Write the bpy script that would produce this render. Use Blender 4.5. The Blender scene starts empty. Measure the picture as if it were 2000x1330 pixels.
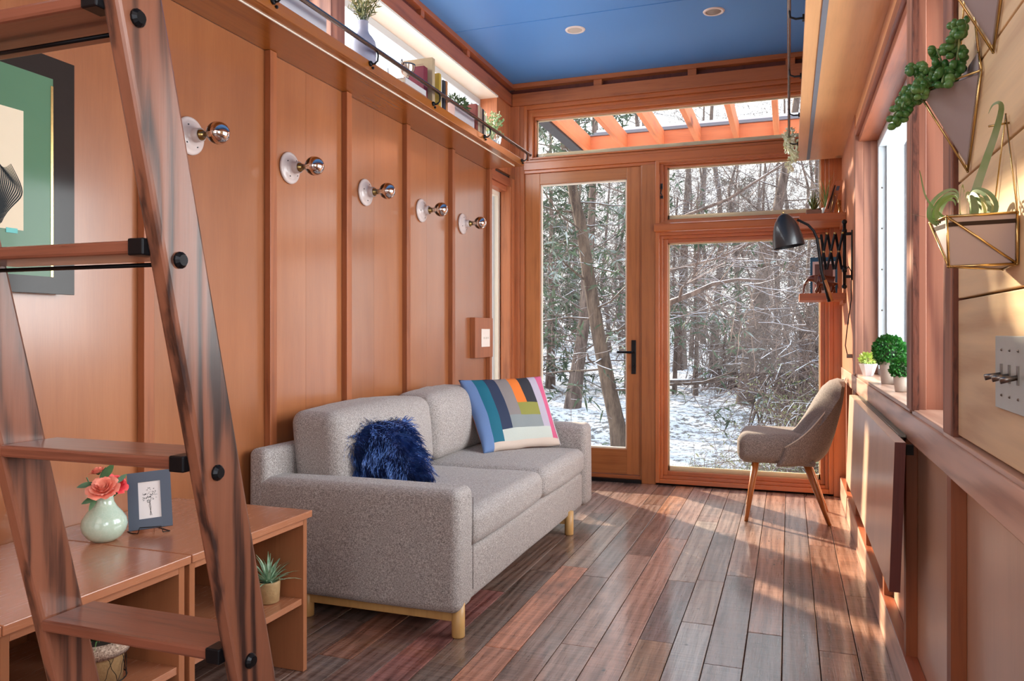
import bpy, math, random
from mathutils import Vector, Matrix, noise
random.seed(7)
D=bpy.data; SC=bpy.context.scene; COL=SC.collection
PI=math.pi
def lin(c):
    return tuple((x/255/12.92 if x/255<=.04045 else ((x/255+.055)/1.055)**2.4) for x in c)
# ------------------------------------------------------------ camera
cd=D.cameras.new('camera'); cam=D.objects.new('camera',cd); COL.objects.link(cam)
cam.location=(0,0,1); cam.rotation_euler=(PI/2,0,math.radians(19.65))
cd.sensor_width=36; cd.lens=1515/2000*36; cd.shift_y=-17/2000; cd.clip_start=.05; cd.clip_end=500
SC.camera=cam
# ------------------------------------------------------------ world, sun, daylight
w=D.worlds.new('sky'); SC.world=w; w.use_nodes=True
nt=w.node_tree; bg=nt.nodes['Background']
tc=nt.nodes.new('ShaderNodeTexCoord'); sx=nt.nodes.new('ShaderNodeSeparateXYZ'); rp=nt.nodes.new('ShaderNodeValToRGB')
nt.links.new(tc.outputs['Generated'],sx.inputs[0]); nt.links.new(sx.outputs['Z'],rp.inputs[0]); nt.links.new(rp.outputs[0],bg.inputs[0])
rp.color_ramp.elements[0].color=(1,.965,.94,1); rp.color_ramp.elements[1].color=(.72,.84,1,1); rp.color_ramp.elements[1].position=.8
bg.inputs[1].default_value=2.3
def light(name,kind,loc,rot,energy,color,sx=1,sy=1,angle=.03):
    l=D.lights.new(name,kind); l.energy=energy; l.color=color
    if kind=='AREA': l.shape='RECTANGLE'; l.size=sx; l.size_y=sy
    if kind=='SUN': l.angle=angle
    o=D.objects.new(name,l); o.location=loc; o.rotation_euler=rot; COL.objects.link(o); return o
sd=Vector((.735,-.678,-.42)).normalized()
sun=light('sun','SUN',(0,0,10),sd.to_track_quat('-Z','Y').to_euler(),17,(1,.82,.62),angle=.02)
# daylight at the windows (lamps stand outside the glass, facing in)
light('daylight_right_window','AREA',(1.0,3.0,1.5),(0,PI/2,0),92,(.94,.97,1),1.2,2.2)
light('right_near_fill','AREA',(.62,-.2,1.5),(0,PI/2,0),40,(.94,.97,1),1.0,1.6)  # added fill lamp outside an assumed, unseen window
light('daylight_left_clerestory','AREA',(-2.25,2.6,2.55),(0,math.radians(-68),0),62,(.95,.97,1),.5,4.2)
light('loft_underside_fill','AREA',(-.75,-.7,1.98),(0,0,0),16,(1,.96,.92),1.5,1.8)  # added area lamp, unseen under the loft, brightens the foreground
SC.view_settings.view_transform='Standard'; SC.view_settings.look='None'
SC.view_settings.gamma=1; SC.view_settings.use_curve_mapping=False; SC.view_settings.exposure=0.2

# ------------------------------------------------------------ mesh helpers
class MB:
    def __init__(s): s.v=[]; s.f=[]; s.m=[]; s.M=None
    def av(s,p):
        s.v.append(tuple(s.M@Vector(p)) if s.M is not None else tuple(p)); return len(s.v)-1
    def box(s,x0,x1,y0,y1,z0,z1):
        i=len(s.v)
        for z in (z0,z1):
            for x,y in ((x0,y0),(x1,y0),(x1,y1),(x0,y1)): s.av((x,y,z))
        for f in ((0,3,2,1),(4,5,6,7),(0,1,5,4),(1,2,6,5),(2,3,7,6),(3,0,4,7)): s.f.append(tuple(i+k for k in f))
        return s
    def hexa(s,pts):
        i=len(s.v)
        for p in pts: s.av(p)
        for f in ((0,3,2,1),(4,5,6,7),(0,1,5,4),(1,2,6,5),(2,3,7,6),(3,0,4,7)): s.f.append(tuple(i+k for k in f))
        return s
    def poly(s,pts):
        i=len(s.v)
        for p in pts: s.av(p)
        s.f.append(tuple(range(i,i+len(pts)))); return s
    def prism(s,pts,d):
        d=Vector(d); n=len(pts); i=len(s.v)
        for p in pts: s.av(p)
        for p in pts: s.av(tuple(Vector(p)+d))
        s.f.append(tuple(range(i+n-1,i-1,-1))); s.f.append(tuple(range(i+n,i+2*n)))
        for k in range(n): s.f.append((i+k,i+(k+1)%n,i+n+(k+1)%n,i+n+k))
        return s
    def tube(s,pts,r,n=8,cap=True):
        P=[Vector(p) for p in pts]; L=len(P)
        R=r if isinstance(r,(list,tuple)) else [r]*L
        t0=(P[1]-P[0]).normalized(); up=Vector((0,0,1)) if abs(t0.z)<.9 else Vector((1,0,0))
        a=t0.cross(up).normalized(); rings=[]
        for k in range(L):
            t=(P[min(k+1,L-1)]-P[max(k-1,0)])
            if t.length<1e-9: t=t0
            t=t.normalized(); a=(a-t*a.dot(t))
            if a.length<1e-6: a=t.orthogonal()
            a.normalize(); b=t.cross(a); ring=[]
            for j in range(n):
                an=2*PI*j/n; ring.append(s.av(P[k]+(a*math.cos(an)+b*math.sin(an))*R[k]))
            rings.append(ring)
        for k in range(L-1):
            for j in range(n): s.f.append((rings[k][j],rings[k][(j+1)%n],rings[k+1][(j+1)%n],rings[k+1][j]))
        if cap: s.f.append(tuple(rings[0][::-1])); s.f.append(tuple(rings[-1]))
        return s
    def lathe(s,prof,c=(0,0,0),n=24,ax='Z',capb=True,capt=True):
        rings=[]
        for r,z in prof:
            ring=[]
            for j in range(n):
                an=2*PI*j/n; u,v=r*math.cos(an),r*math.sin(an)
                p=(u,v,z) if ax=='Z' else ((z,u,v) if ax=='X' else (v,z,u))
                ring.append(s.av((c[0]+p[0],c[1]+p[1],c[2]+p[2])))
            rings.append(ring)
        for k in range(len(prof)-1):
            for j in range(n): s.f.append((rings[k][j],rings[k][(j+1)%n],rings[k+1][(j+1)%n],rings[k+1][j]))
        if capb: s.f.append(tuple(rings[0][::-1]))
        if capt: s.f.append(tuple(rings[-1]))
        return s
    def ball(s,c,r,n=10,m=7):
        R=r if isinstance(r,(tuple,list)) else (r,r,r)
        rings=[]
        for k in range(1,m):
            th=PI*k/m; rings.append([s.av((c[0]+R[0]*math.sin(th)*math.cos(2*PI*j/n),c[1]+R[1]*math.sin(th)*math.sin(2*PI*j/n),c[2]-R[2]*math.cos(th))) for j in range(n)])
        a=s.av((c[0],c[1],c[2]-R[2])); b=s.av((c[0],c[1],c[2]+R[2]))
        for j in range(n): s.f.append((a,rings[0][(j+1)%n],rings[0][j])); s.f.append((b,rings[-1][j],rings[-1][(j+1)%n]))
        for k in range(m-2):
            for j in range(n): s.f.append((rings[k][j],rings[k][(j+1)%n],rings[k+1][(j+1)%n],rings[k+1][j]))
        return s
    def rbox(s,x0,x1,y0,y1,z0,z1,r=.03,seg=4,fn=None):
        lo=(x0,y0,z0); hi=(x1,y1,z1)
        def ax(a,b):
            t=[0,.25,.55,.8,1]; L=[a+r*k for k in t]; n=max(1,seg)
            for k in range(1,n): L.append(a+r+(b-a-2*r)*k/n)
            L+= [b-r*k for k in t[::-1]]; return L
        G=[ax(lo[i],hi[i]) for i in range(3)]; idx={}
        def vid(p):
            k=tuple(round(c,5) for c in p)
            if k not in idx:
                inn=[min(max(p[i],lo[i]+r),hi[i]-r) for i in range(3)]
                d=Vector([p[i]-inn[i] for i in range(3)])
                q=Vector(inn)+(d.normalized()*r if d.length>1e-9 else d)
                if fn: q=Vector(fn(q))
                idx[k]=s.av(q)
            return idx[k]
        for a in range(3):
            b,c=(a+1)%3,(a+2)%3
            for side in (0,1):
                for i in range(len(G[b])-1):
                    for j in range(len(G[c])-1):
                        q=[]
                        for di,dj in ((0,0),(1,0),(1,1),(0,1)):
                            p=[0,0,0]; p[a]=hi[a] if side else lo[a]; p[b]=G[b][i+di]; p[c]=G[c][j+dj]; q.append(vid(p))
                        s.f.append(tuple(q) if side else tuple(q[::-1]))
        return s
    def ribbon(s,pts,wd,nrm=(0,0,1)):
        P=[Vector(p) for p in pts]; L=len(P); W=wd if isinstance(wd,(list,tuple)) else [wd]*L; nr=Vector(nrm); pr_=None
        for k in range(L):
            t=(P[min(k+1,L-1)]-P[max(k-1,0)]).normalized(); a=t.cross(nr)
            if a.length<1e-5: a=t.orthogonal()
            a.normalize(); q=(s.av(P[k]-a*W[k]/2),s.av(P[k]+a*W[k]/2))
            if pr_: s.f.append((pr_[0],pr_[1],q[1],q[0]))
            pr_=q
        return s
    def mesh(s,name,mats,smooth=False):
        me=D.meshes.new(name); me.from_pydata(s.v,[],s.f)
        for m in (mats if isinstance(mats,(list,tuple)) else [mats]): me.materials.append(m)
        if s.m: me.polygons.foreach_set('material_index',s.m)
        if smooth: me.polygons.foreach_set('use_smooth',[True]*len(me.polygons))
        me.update(); return me
def O(name,mb,mat,parent=None,smooth=False,bevel=0,loc=None,label=None,cat=None,group=None,kind=None,color=None,auto=False):
    me=mb if isinstance(mb,bpy.types.Mesh) else mb.mesh(name,mat,smooth)
    o=D.objects.new(name,me); COL.objects.link(o)
    if parent is not None: o.parent=parent
    if loc is not None: o.location=loc
    if bevel:
        b=o.modifiers.new('bevel','BEVEL'); b.width=bevel; b.segments=2; b.limit_method='ANGLE'; b.angle_limit=.6
    if label: o['label']=label
    if cat: o['category']=cat
    if group: o['group']=group
    if kind: o['kind']=kind
    if color: o.color=(*color,1)
    return o
def T(name,label,cat,loc=(0,0,0),rot=(0,0,0),group=None):
    o=D.objects.new(name,None); COL.objects.link(o); o.empty_display_size=.05
    o.location=loc; o.rotation_euler=rot; o['label']=label; o['category']=cat
    if group: o['group']=group
    return o
def S(name,mb,mat,**k): return O(name,mb,mat,kind='structure',**k)
def SE(name,loc=(0,0,0)):
    o=D.objects.new(name,None); COL.objects.link(o); o.location=loc; o['kind']='structure'; return o
def copy_tree(o,parent=None):
    c=o.copy(); COL.objects.link(c); c.parent=parent
    for ch in list(o.children): copy_tree(ch,c)
    return c
def sbox(*a): return MB().box(*a)

# ------------------------------------------------------------ materials
def NT(name):
    m=D.materials.new(name); m.use_nodes=True; n=m.node_tree; return m,n,n.nodes['Principled BSDF']
class G:
    def __init__(s,n): s.n=n
    def nd(s,t,**k):
        o=s.n.nodes.new('ShaderNode'+t)
        for a,b in k.items():
            if a.startswith('i_'): s.set(o,a[2:],b)
            else: setattr(o,a,b)
        return o
    def set(s,o,key,val):
        sk=o.inputs[int(key)] if key.isdigit() else o.inputs[key.replace('_',' ')]
        if isinstance(val,bpy.types.NodeSocket): s.n.links.new(val,sk)
        else: sk.default_value=val
    def math(s,op,a,b=0.,c=None):
        o=s.nd('Math',operation=op); s.set(o,'0',a); s.set(o,'1',b)
        if c is not None: s.set(o,'2',c)
        return o.outputs[0]
    def mix(s,f,a,b,mode='MIX'):
        o=s.nd('Mix',data_type='RGBA',blend_type=mode); s.set(o,'0',f)
        for i,v in ((6,a),(7,b)):
            if isinstance(v,tuple): o.inputs[i].default_value=(*v[:3],1)
            else: s.n.links.new(v,o.inputs[i])
        return o.outputs[2]
    def noise(s,vec,scale,detail=3,rough=.55,dist=0):
        o=s.nd('TexNoise'); 
        if vec is not None: s.n.links.new(vec,o.inputs['Vector'])
        o.inputs['Scale'].default_value=scale; o.inputs['Detail'].default_value=detail; o.inputs['Roughness'].default_value=rough; o.inputs['Distortion'].default_value=dist
        return o.outputs[0]
    def ramp(s,f,st):
        o=s.nd('ValToRGB'); s.n.links.new(f,o.inputs[0]); e=o.color_ramp.elements
        while len(e)<len(st): e.new(.5)
        for k,(p,c) in enumerate(st):
            e[k].position=p; e[k].color=(*c,1) if isinstance(c,tuple) else (c,c,c,1)
        return o.outputs[0]
    def coords(s,scale=(1,1,1),rand=True):
        t=s.nd('TexCoord').outputs['Object']
        if rand:
            r=s.nd('ObjectInfo').outputs['Random']; v=s.nd('VectorMath',operation='MULTIPLY_ADD')
            cmb=s.nd('CombineXYZ'); 
            for i,k in enumerate((37.,61.,23.)): s.n.links.new(s.math('MULTIPLY',r,k),cmb.inputs[i])
            a=s.nd('VectorMath',operation='ADD'); s.n.links.new(t,a.inputs[0]); s.n.links.new(cmb.outputs[0],a.inputs[1]); t=a.outputs[0]
            s.n.nodes.remove(v)
        m=s.nd('Mapping'); s.n.links.new(t,m.inputs[0]); m.inputs['Scale'].default_value=scale; return m.outputs[0],t
    def bump(s,h,st,dist=.01):
        o=s.nd('Bump'); o.inputs['Strength'].default_value=st; o.inputs['Distance'].default_value=dist; s.n.links.new(h,o.inputs['Height']); return o.outputs[0]
def plain(name,rgb,rough=.5,metal=0,coat=0,spec=.5,noise_amt=.06,nscale=30,bump=0,sheen=0,raw=False):
    m,n,p=NT(name); g=G(n); c=rgb if raw else lin(rgb)
    _,t=g.coords()
    f=g.noise(t,nscale,3)
    a=tuple(x*(1-noise_amt) for x in c); b=tuple(min(1,x*(1+noise_amt)) for x in c)
    n.links.new(g.mix(f,a,b),p.inputs['Base Color'])
    p.inputs['Roughness'].default_value=rough; p.inputs['Metallic'].default_value=metal; p.inputs['Coat Weight'].default_value=coat
    p.inputs['Specular IOR Level'].default_value=spec; p.inputs['Sheen Weight'].default_value=sheen
    if bump: n.links.new(g.bump(f,bump,.003),p.inputs['Normal'])
    return m
def wood(name,base,dark,axis='Z',rough=.35,across=24,along=1.4,contrast=1.,knots=0,coat=0,light=None,bump=.12,fine=150,spec=.5,waves=0,attr=False):
    m,n,p=NT(name); g=G(n)
    i={'X':0,'Y':1,'Z':2}[axis]
    def sc(a,b): v=[a]*3; v[i]=b; return tuple(v)
    v1,t=g.coords(sc(across,along))
    mp=g.nd('Mapping'); n.links.new(t,mp.inputs[0]); mp.inputs['Scale'].default_value=sc(fine,fine*.045); v2=mp.outputs[0]
    n1=g.noise(v1,1,4,.6,.6); n2=g.noise(v2,1,3,.6); n3=g.noise(t,3.2,2)
    f=g.math('ADD',g.math('MULTIPLY',n1,.5),g.math('ADD',g.math('MULTIPLY',n2,.25),g.math('MULTIPLY',n3,.25)))
    if waves:
        mp3=g.nd('Mapping'); n.links.new(t,mp3.inputs[0]); mp3.inputs['Scale'].default_value=sc(1,.09)
        wv=g.nd('TexWave',wave_type='BANDS',bands_direction='DIAGONAL'); n.links.new(mp3.outputs[0],wv.inputs['Vector']); wv.inputs['Scale'].default_value=waves; wv.inputs['Distortion'].default_value=9; wv.inputs['Detail'].default_value=3; wv.inputs['Detail Scale'].default_value=1.2
        f=g.math('ADD',g.math('MULTIPLY',f,.72),g.math('MULTIPLY',wv.outputs[0],.26))
    def dsat(c): c=lin(c); return (c[0]*.94,c[1]*1.12,c[2]*1.12)
    b=dsat(base); d=dsat(dark); l=dsat(light) if light else tuple(min(1,x*1.22) for x in b)
    w=.17/contrast
    c=g.ramp(f,[(max(0,.5-w*1.25),d),(.5,b),(min(1,.5+w*1.25),l)])
    if knots:
        mk=g.nd('Mapping'); n.links.new(t,mk.inputs[0]); mk.inputs['Scale'].default_value=sc(knots,knots*.42)
        vo=g.nd('TexVoronoi'); n.links.new(mk.outputs[0],vo.inputs['Vector']); vo.inputs['Scale'].default_value=1
        k=g.nd('MapRange'); n.links.new(vo.outputs['Distance'],k.inputs[0]); k.inputs[1].default_value=.035; k.inputs[2].default_value=.13; k.inputs[3].default_value=.85; k.inputs[4].default_value=0
        c=g.mix(k.outputs[0],c,tuple(x*.28 for x in d))
    r=g.nd('ObjectInfo').outputs['Random']; hs=g.nd('HueSaturation'); n.links.new(c,hs.inputs['Color']); n.links.new(g.math('MULTIPLY_ADD',r,.22,.89),hs.inputs['Value'])
    n.links.new(hs.outputs[0],p.inputs['Base Color'])
    n.links.new(g.math('MULTIPLY_ADD',n2,.1,rough-.05),p.inputs['Roughness'])
    p.inputs['Coat Weight'].default_value=coat; p.inputs['Coat Roughness'].default_value=.18; p.inputs['Specular IOR Level'].default_value=spec
    n.links.new(g.bump(f,bump,.004),p.inputs['Normal'])
    return m
M={}
M['panel']=wood('stained_birch_panel',(156,86,50),(124,64,36),'Z',.36,across=9,along=.9,contrast=.55,fine=260,bump=.05,light=(178,104,64),coat=.7)
M['batten']=wood('stained_batten',(156,82,48),(104,46,28),'Z',.42,across=30,knots=2.2,contrast=.9)
M['cedarX']=wood('stained_pine_x',(178,96,56),(116,54,32),'X',.4,across=26,knots=3.0,contrast=1.)
M['cedarY']=wood('stained_pine_y',(172,90,60),(112,50,36),'Y',.4,across=26,knots=3.0,contrast=1.)
M['cedarZ']=wood('stained_pine_z',(186,104,66),(124,62,40),'Z',.42,across=26,knots=2.6,contrast=1.)
M['doorwood']=wood('door_fir',(174,98,52),(126,62,30),'Z',.36,across=34,contrast=.8,coat=.2)
M['doorwoodX']=wood('door_fir_rail',(178,102,56),(128,64,32),'X',.36,across=34,contrast=.8,coat=.2)
M['sashX']=wood('window_sash_x',(188,98,50),(140,62,30),'X',.3,across=30,contrast=.7,coat=.3)
M['sashZ']=wood('window_sash_z',(192,102,54),(142,66,32),'Z',.3,across=30,contrast=.7,coat=.3)
M['shelfY']=wood('varnished_pine_shelf',(154,82,32),(108,50,18),'Y',.22,across=14,along=.9,knots=3.4,contrast=.7,coat=.5,bump=.04)
M['shelfR']=wood('honey_pine_soffit',(234,162,112),(194,118,74),'Y',.32,across=14,along=.9,knots=4.6,contrast=.6,coat=.2,bump=.05)
M['shelfX']=wood('small_shelf_wood',(172,92,50),(112,54,30),'X',.35,across=22,contrast=.8)
M['shiplap']=wood('pale_oak_board',(238,190,148),(206,148,106),'Y',.5,across=16,along=1.1,knots=2.6,contrast=.8,bump=.12,waves=7)
M['railY']=wood('greyed_rail',(208,154,132),(156,102,82),'Y',.34,across=20,along=1.2,knots=1.7,contrast=.9,waves=9,coat=.2)
M['roughZ']=wood('rough_sawn_edge',(122,66,50),(52,26,22),'Z',.7,across=70,along=20,contrast=1.6,bump=.7)
M['redboard']=wood('rosy_board',(168,104,82),(112,58,46),'Z',.5,across=18,along=.8,knots=2.,contrast=.9,waves=8)
M['wpanel']=wood('birch_wainscot',(228,176,150),(192,138,112),'Z',.3,across=8,along=.9,contrast=.5,fine=240,bump=.04,coat=.35)
M['maroon']=wood('dark_edge_wood',(104,46,40),(62,24,24),'Z',.5,across=40,contrast=.9)
M['ladder']=wood('dark_red_oak',(122,68,50),(52,28,24),'Z',.34,across=44,along=2,contrast=1.25,fine=240,waves=16,coat=.3,bump=.2)
M['ladderX']=wood('dark_red_oak_tread',(122,64,48),(58,28,24),'X',.3,across=50,along=3,contrast=1.1,fine=240,coat=.35,bump=.12)
M['bench']=wood('bench_ply',(178,106,76),(146,82,58),'Y',.26,across=7,along=2,fine=300,contrast=.5,coat=.4,bump=.008)
M['benchZ']=wood('bench_ply_side',(160,92,60),(112,60,38),'Z',.4,across=14,along=1.4,contrast=.7)
M['beech']=wood('beech_leg',(196,140,86),(160,104,58),'Z',.4,across=30,contrast=.6)
M['walnutleg']=wood('chair_leg_wood',(168,92,44),(112,54,24),'Z',.32,across=40,contrast=.8,coat=.3)
M['pergola']=wood('exterior_cedar',(214,118,72),(160,76,44),'Y',.6,across=14,along=.8,knots=2.2,contrast=.8)
M['pergolaX']=wood('exterior_cedar_x',(214,120,78),(160,76,44),'X',.6,across=14,along=.8,knots=1.6,contrast=.8)
M['subfloor']=plain('seam_filler',(96,58,36),.7)
def plank_mat():
    m,n,p=NT('reclaimed_plank'); g=G(n)
    v1,t=g.coords((38,1.5,38)); oc=g.nd('ObjectInfo')
    def mp(s): q=g.nd('Mapping'); n.links.new(t,q.inputs[0]); q.inputs['Scale'].default_value=s; return q.outputs[0]
    n1=g.noise(v1,1,5,.65,.9); n2=g.noise(mp((210,9,210)),1,3,.6); saw=g.noise(mp((5,130,5)),1,2,.6); bl=g.noise(t,4.,4,.6)
    wv=g.nd('TexWave',wave_type='BANDS',bands_direction='X'); n.links.new(mp((1,.11,1)),wv.inputs['Vector']); wv.inputs['Scale'].default_value=8; wv.inputs['Distortion'].default_value=13; wv.inputs['Detail'].default_value=3; wv.inputs['Detail Scale'].default_value=.8
    f=g.math('ADD',g.math('MULTIPLY',n1,.42),g.math('ADD',g.math('MULTIPLY',wv.outputs[0],.10),g.math('ADD',g.math('MULTIPLY',n2,.24),g.math('MULTIPLY',saw,.26))))
    lo=g.mix(1.,oc.outputs['Color'],(.27,.25,.25),'MULTIPLY'); hi=g.mix(.24,oc.outputs['Color'],lin((222,204,194)))
    fr=g.ramp(f,[(.36,0.),(.60,1.)])
    c=g.mix(fr,lo,hi)
    blr=g.ramp(bl,[(.38,0.),(.68,1.)])
    c=g.mix(g.math('MULTIPLY',blr,.20),c,lin((166,92,50)))
    dk=g.ramp(g.noise(mp((2.6,1.6,2.6)),1,4,.7),[(.30,1.),(.46,0.)])
    c=g.mix(g.math('MULTIPLY',dk,.7),c,lin((52,36,34)))
    vo=g.nd('TexVoronoi'); n.links.new(mp((9,5.5,9)),vo.inputs['Vector']); vo.inputs['Scale'].default_value=1
    k=g.nd('MapRange'); n.links.new(vo.outputs['Distance'],k.inputs[0]); k.inputs[1].default_value=.03; k.inputs[2].default_value=.07; k.inputs[3].default_value=.8; k.inputs[4].default_value=0
    c=g.mix(k.outputs[0],c,(.012,.01,.012))
    n.links.new(c,p.inputs['Base Color'])
    n.links.new(g.math('MULTIPLY_ADD',n2,.3,.17),p.inputs['Roughness'])
    p.inputs['Coat Weight'].default_value=.7; p.inputs['Coat Roughness'].default_value=.13
    n.links.new(g.bump(f,.7,.005),p.inputs['Normal']); return m
M['plank']=plank_mat()
def ceiling_mat():
    m,n,p=NT('blue_paint'); g=G(n); _,t=g.coords()
    f=g.noise(t,1.3,2); n.links.new(g.mix(f,lin((74,142,218)),lin((90,156,228))),p.inputs['Base Color'])
    p.inputs['Roughness'].default_value=.42; n.links.new(g.bump(g.noise(t,180,3),.06,.002),p.inputs['Normal']); return m
M['blue']=ceiling_mat()
def tweed(name,a,b,c_,scale=1.,bump=.35,rough=.85):
    m,n,p=NT(name); g=G(n); t=g.nd('TexCoord').outputs['Object']
    def mp(s): q=g.nd('Mapping'); n.links.new(t,q.inputs[0]); q.inputs['Scale'].default_value=tuple(x*scale for x in s); return q.outputs[0]
    f1=g.noise(mp((420,420,110)),1,2,.7); f2=g.noise(mp((110,420,420)),1,2,.7); f3=g.noise(mp((420,110,420)),1,2,.7)
    f=g.math('ADD',g.math('MULTIPLY',g.math('ADD',f1,f2),.34),g.math('MULTIPLY',f3,.34))
    c=g.ramp(f,[(.40,lin(a)),(.5,lin(b)),(.60,lin(c_))])
    n.links.new(c,p.inputs['Base Color']); p.inputs['Roughness'].default_value=rough; p.inputs['Sheen Weight'].default_value=.12; p.inputs['Specular IOR Level'].default_value=.25
    n.links.new(g.bump(f,bump,.002),p.inputs['Normal']); return m
M['sofa']=tweed('sofa_tweed',(92,86,86),(146,137,133),(204,196,192),1.45)
M['seam']=plain('sofa_seam',(108,98,96),.9)
M['chairfab']=tweed('chair_wool',(84,76,74),(118,108,104),(168,158,152),1.3,.25)
M['piping']=plain('piping',(196,192,184),.7)
M['burlap']=tweed('burlap',(120,96,84),(176,150,132),(214,192,172),.6,.6)
def vcol(name,rough=.8,bump=.3,sc=500):
    m,n,p=NT(name); g=G(n); a=g.nd('VertexColor'); a.layer_name='Col'
    _,t=g.coords(rand=False); f=g.noise(t,sc,2)
    n.links.new(g.mix(g.math('MULTIPLY',f,.22),a.outputs[0],(.02,.02,.02)),p.inputs['Base Color']); p.inputs['Roughness'].default_value=rough
    n.links.new(g.bump(f,bump,.002),p.inputs['Normal']); return m
M['patch']=vcol('patchwork_felt')
def thin_glass(name,tint=(.97,.985,.98),ior=1.5,rough=0.,mx=1.):
    m=D.materials.new(name); m.use_nodes=True; n=m.node_tree; n.nodes.clear(); g=G(n)
    o=g.nd('OutputMaterial'); tr=g.nd('BsdfTransparent'); tr.inputs[0].default_value=(*tint,1); gl=g.nd('BsdfGlossy'); gl.inputs['Roughness'].default_value=rough
    fr=g.nd('Fresnel'); fr.inputs[0].default_value=ior; mxn=g.nd('MixShader')
    n.links.new(g.math('MULTIPLY',fr.outputs[0],mx),mxn.inputs[0]); n.links.new(tr.outputs[0],mxn.inputs[1]); n.links.new(gl.outputs[0],mxn.inputs[2]); n.links.new(mxn.outputs[0],o.inputs[0]); return m
M['glass']=thin_glass('window_glass',mx=.3)
M['bulbglass']=thin_glass('bulb_glass',(.94,.93,.9),mx=1.6)
M['tglass']=thin_glass('rail_clear_glass',(.9,.95,.93))
M['vaseglass']=thin_glass('ribbed_vase_glass',(.8,.86,.88),mx=2.)
M['chrome']=plain('mirrored_chrome',(225,215,210),.06,1,noise_amt=.02)
M['silver']=plain('tarnished_silver',(170,158,148),.22,1,noise_amt=.2)
M['brassdull']=plain('dull_brass',(176,150,96),.3,1,noise_amt=.1)
M['brass']=plain('gold_wire',(214,184,124),.25,1,noise_amt=.05)
M['steel']=plain('rail_steel',(128,112,104),.26,1,noise_amt=.15)
M['blackmetal']=plain('black_iron',(30,29,32),.42,.6,noise_amt=.2)
M['lampblack']=plain('satin_black_shade',(38,38,42),.36,.3,coat=.3)
M['bolt']=plain('bolt_black',(22,22,26),.4,.7)
M['porcelain']=plain('porcelain',(206,190,186),.3,coat=.3)
M['vinyl']=plain('white_vinyl',(196,203,208),.35,noise_amt=.02)
M['vinylwarm']=plain('cream_vinyl',(238,230,214),.4,noise_amt=.02)
M['white']=plain('white_plastic',(236,226,218),.35,noise_amt=.02)
M['lamptrim']=plain('can_light_white',(240,228,222),.5,noise_amt=.03)
M['planterwhite']=plain('planter_white',(196,188,190),.5,noise_amt=.04)
M['mauve']=plain('matte_ceramic_grey',(172,158,158),.55,noise_amt=.04)
M['greyvase']=plain('grey_vase',(150,148,164),.5,noise_amt=.04)
M['concrete']=plain('cast_pot',(196,180,166),.75,noise_amt=.14,nscale=40,bump=.3)
M['kraftpot']=plain('embossed_pot',(170,138,96),.65,noise_amt=.2,nscale=80,bump=.6)
M['stonepot']=plain('stone_pot',(150,116,98),.8,noise_amt=.16,nscale=60,bump=.4)
M['soil']=plain('soil',(52,38,30),.95)
def leafmat(name,a,b,rough=.45,sc=14):
    m,n,p=NT(name); g=G(n); _,t=g.coords(); f=g.noise(t,sc,2)
    n.links.new(g.mix(g.ramp(f,[(.35,0.),(.65,1.)]),lin(a),lin(b)),p.inputs['Base Color']); p.inputs['Roughness'].default_value=rough; return m
M['box_g']=leafmat('boxwood_leaf',(28,92,34),(70,140,56),.35,60)
M['succ']=leafmat('succulent_leaf',(186,212,184),(128,170,132),.5,60)
M['jade']=leafmat('bead_succulent',(54,108,48),(108,150,84),.3,40)
M['tilland']=leafmat('air_plant_leaf',(150,164,128),(110,142,70),.5,20)
M['aloe']=leafmat('aloe_leaf',(58,84,36),(120,132,70),.45,30)
M['lime']=leafmat('lime_leaf',(196,206,110),(150,184,86),.5,60)
M['grass_g']=leafmat('grass_leaf',(84,140,74),(150,188,120),.5,30)
M['olive']=leafmat('olive_leaf',(96,104,58),(168,160,104),.55,40)
M['darkgreen']=leafmat('dark_leaf',(36,58,36),(74,96,52),.5,30)
M['eucal']=leafmat('pale_leaf',(110,146,96),(176,196,140),.55,50)
M['bloomwhite']=leafmat('white_blossom',(240,242,226),(214,224,176),.6,60)
M['peach']=leafmat('peach_petal',(244,132,112),(250,164,140),.6,30)
M['coral']=leafmat('coral_petal',(232,60,70),(244,96,96),.6,30)
M['roseleaf']=leafmat('rose_leaf',(40,72,44),(70,104,58),.5,20)
def celadon():
    m,n,p=NT('celadon_glaze'); g=G(n); _,t=g.coords(rand=False); vo=g.nd('TexVoronoi',feature='DISTANCE_TO_EDGE'); n.links.new(t,vo.inputs['Vector']); vo.inputs['Scale'].default_value=70
    f=g.ramp(vo.outputs[0],[(.0,1.),(.05,0.)]); c=g.mix(g.noise(t,12,3),lin((168,192,172)),lin((196,212,194)))
    n.links.new(g.mix(g.math('MULTIPLY',f,.35),c,lin((222,228,214))),p.inputs['Base Color']); p.inputs['Roughness'].default_value=.16; p.inputs['Coat Weight'].default_value=.6; p.inputs['Coat Roughness'].default_value=.05; return m
M['celadon']=celadon()
M['slate']=plain('slate_frame',(74,82,98),.55)
M['paper']=plain('paper',(226,218,216),.8,noise_amt=.02)
M['creampaper']=plain('cream_paper',(224,206,180),.8,noise_amt=.02)
M['ink']=plain('ink',(40,44,46),.9)
M['artglass']=None
def art_mat():
    m,n,p=NT('green_tinted_glass'); g=G(n); _,t=g.coords(rand=False)
    n.links.new(g.mix(g.noise(t,4,2),lin((96,128,100)),lin((84,116,94))),p.inputs['Base Color']); p.inputs['Roughness'].default_value=.1; p.inputs['Specular IOR Level'].default_value=.14; return m
M['artglass']=art_mat()
M['artblack']=plain('black_glass_border',(50,44,42),.1,spec=.14)
M['tape']=plain('teal_tape',(90,180,176),.5)
M['fur']=leafmat('blue_mongolian_wool',(30,56,116),(76,110,174),.55,40)
M['furbase']=plain('pillow_blue',(24,38,86),.9)
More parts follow.
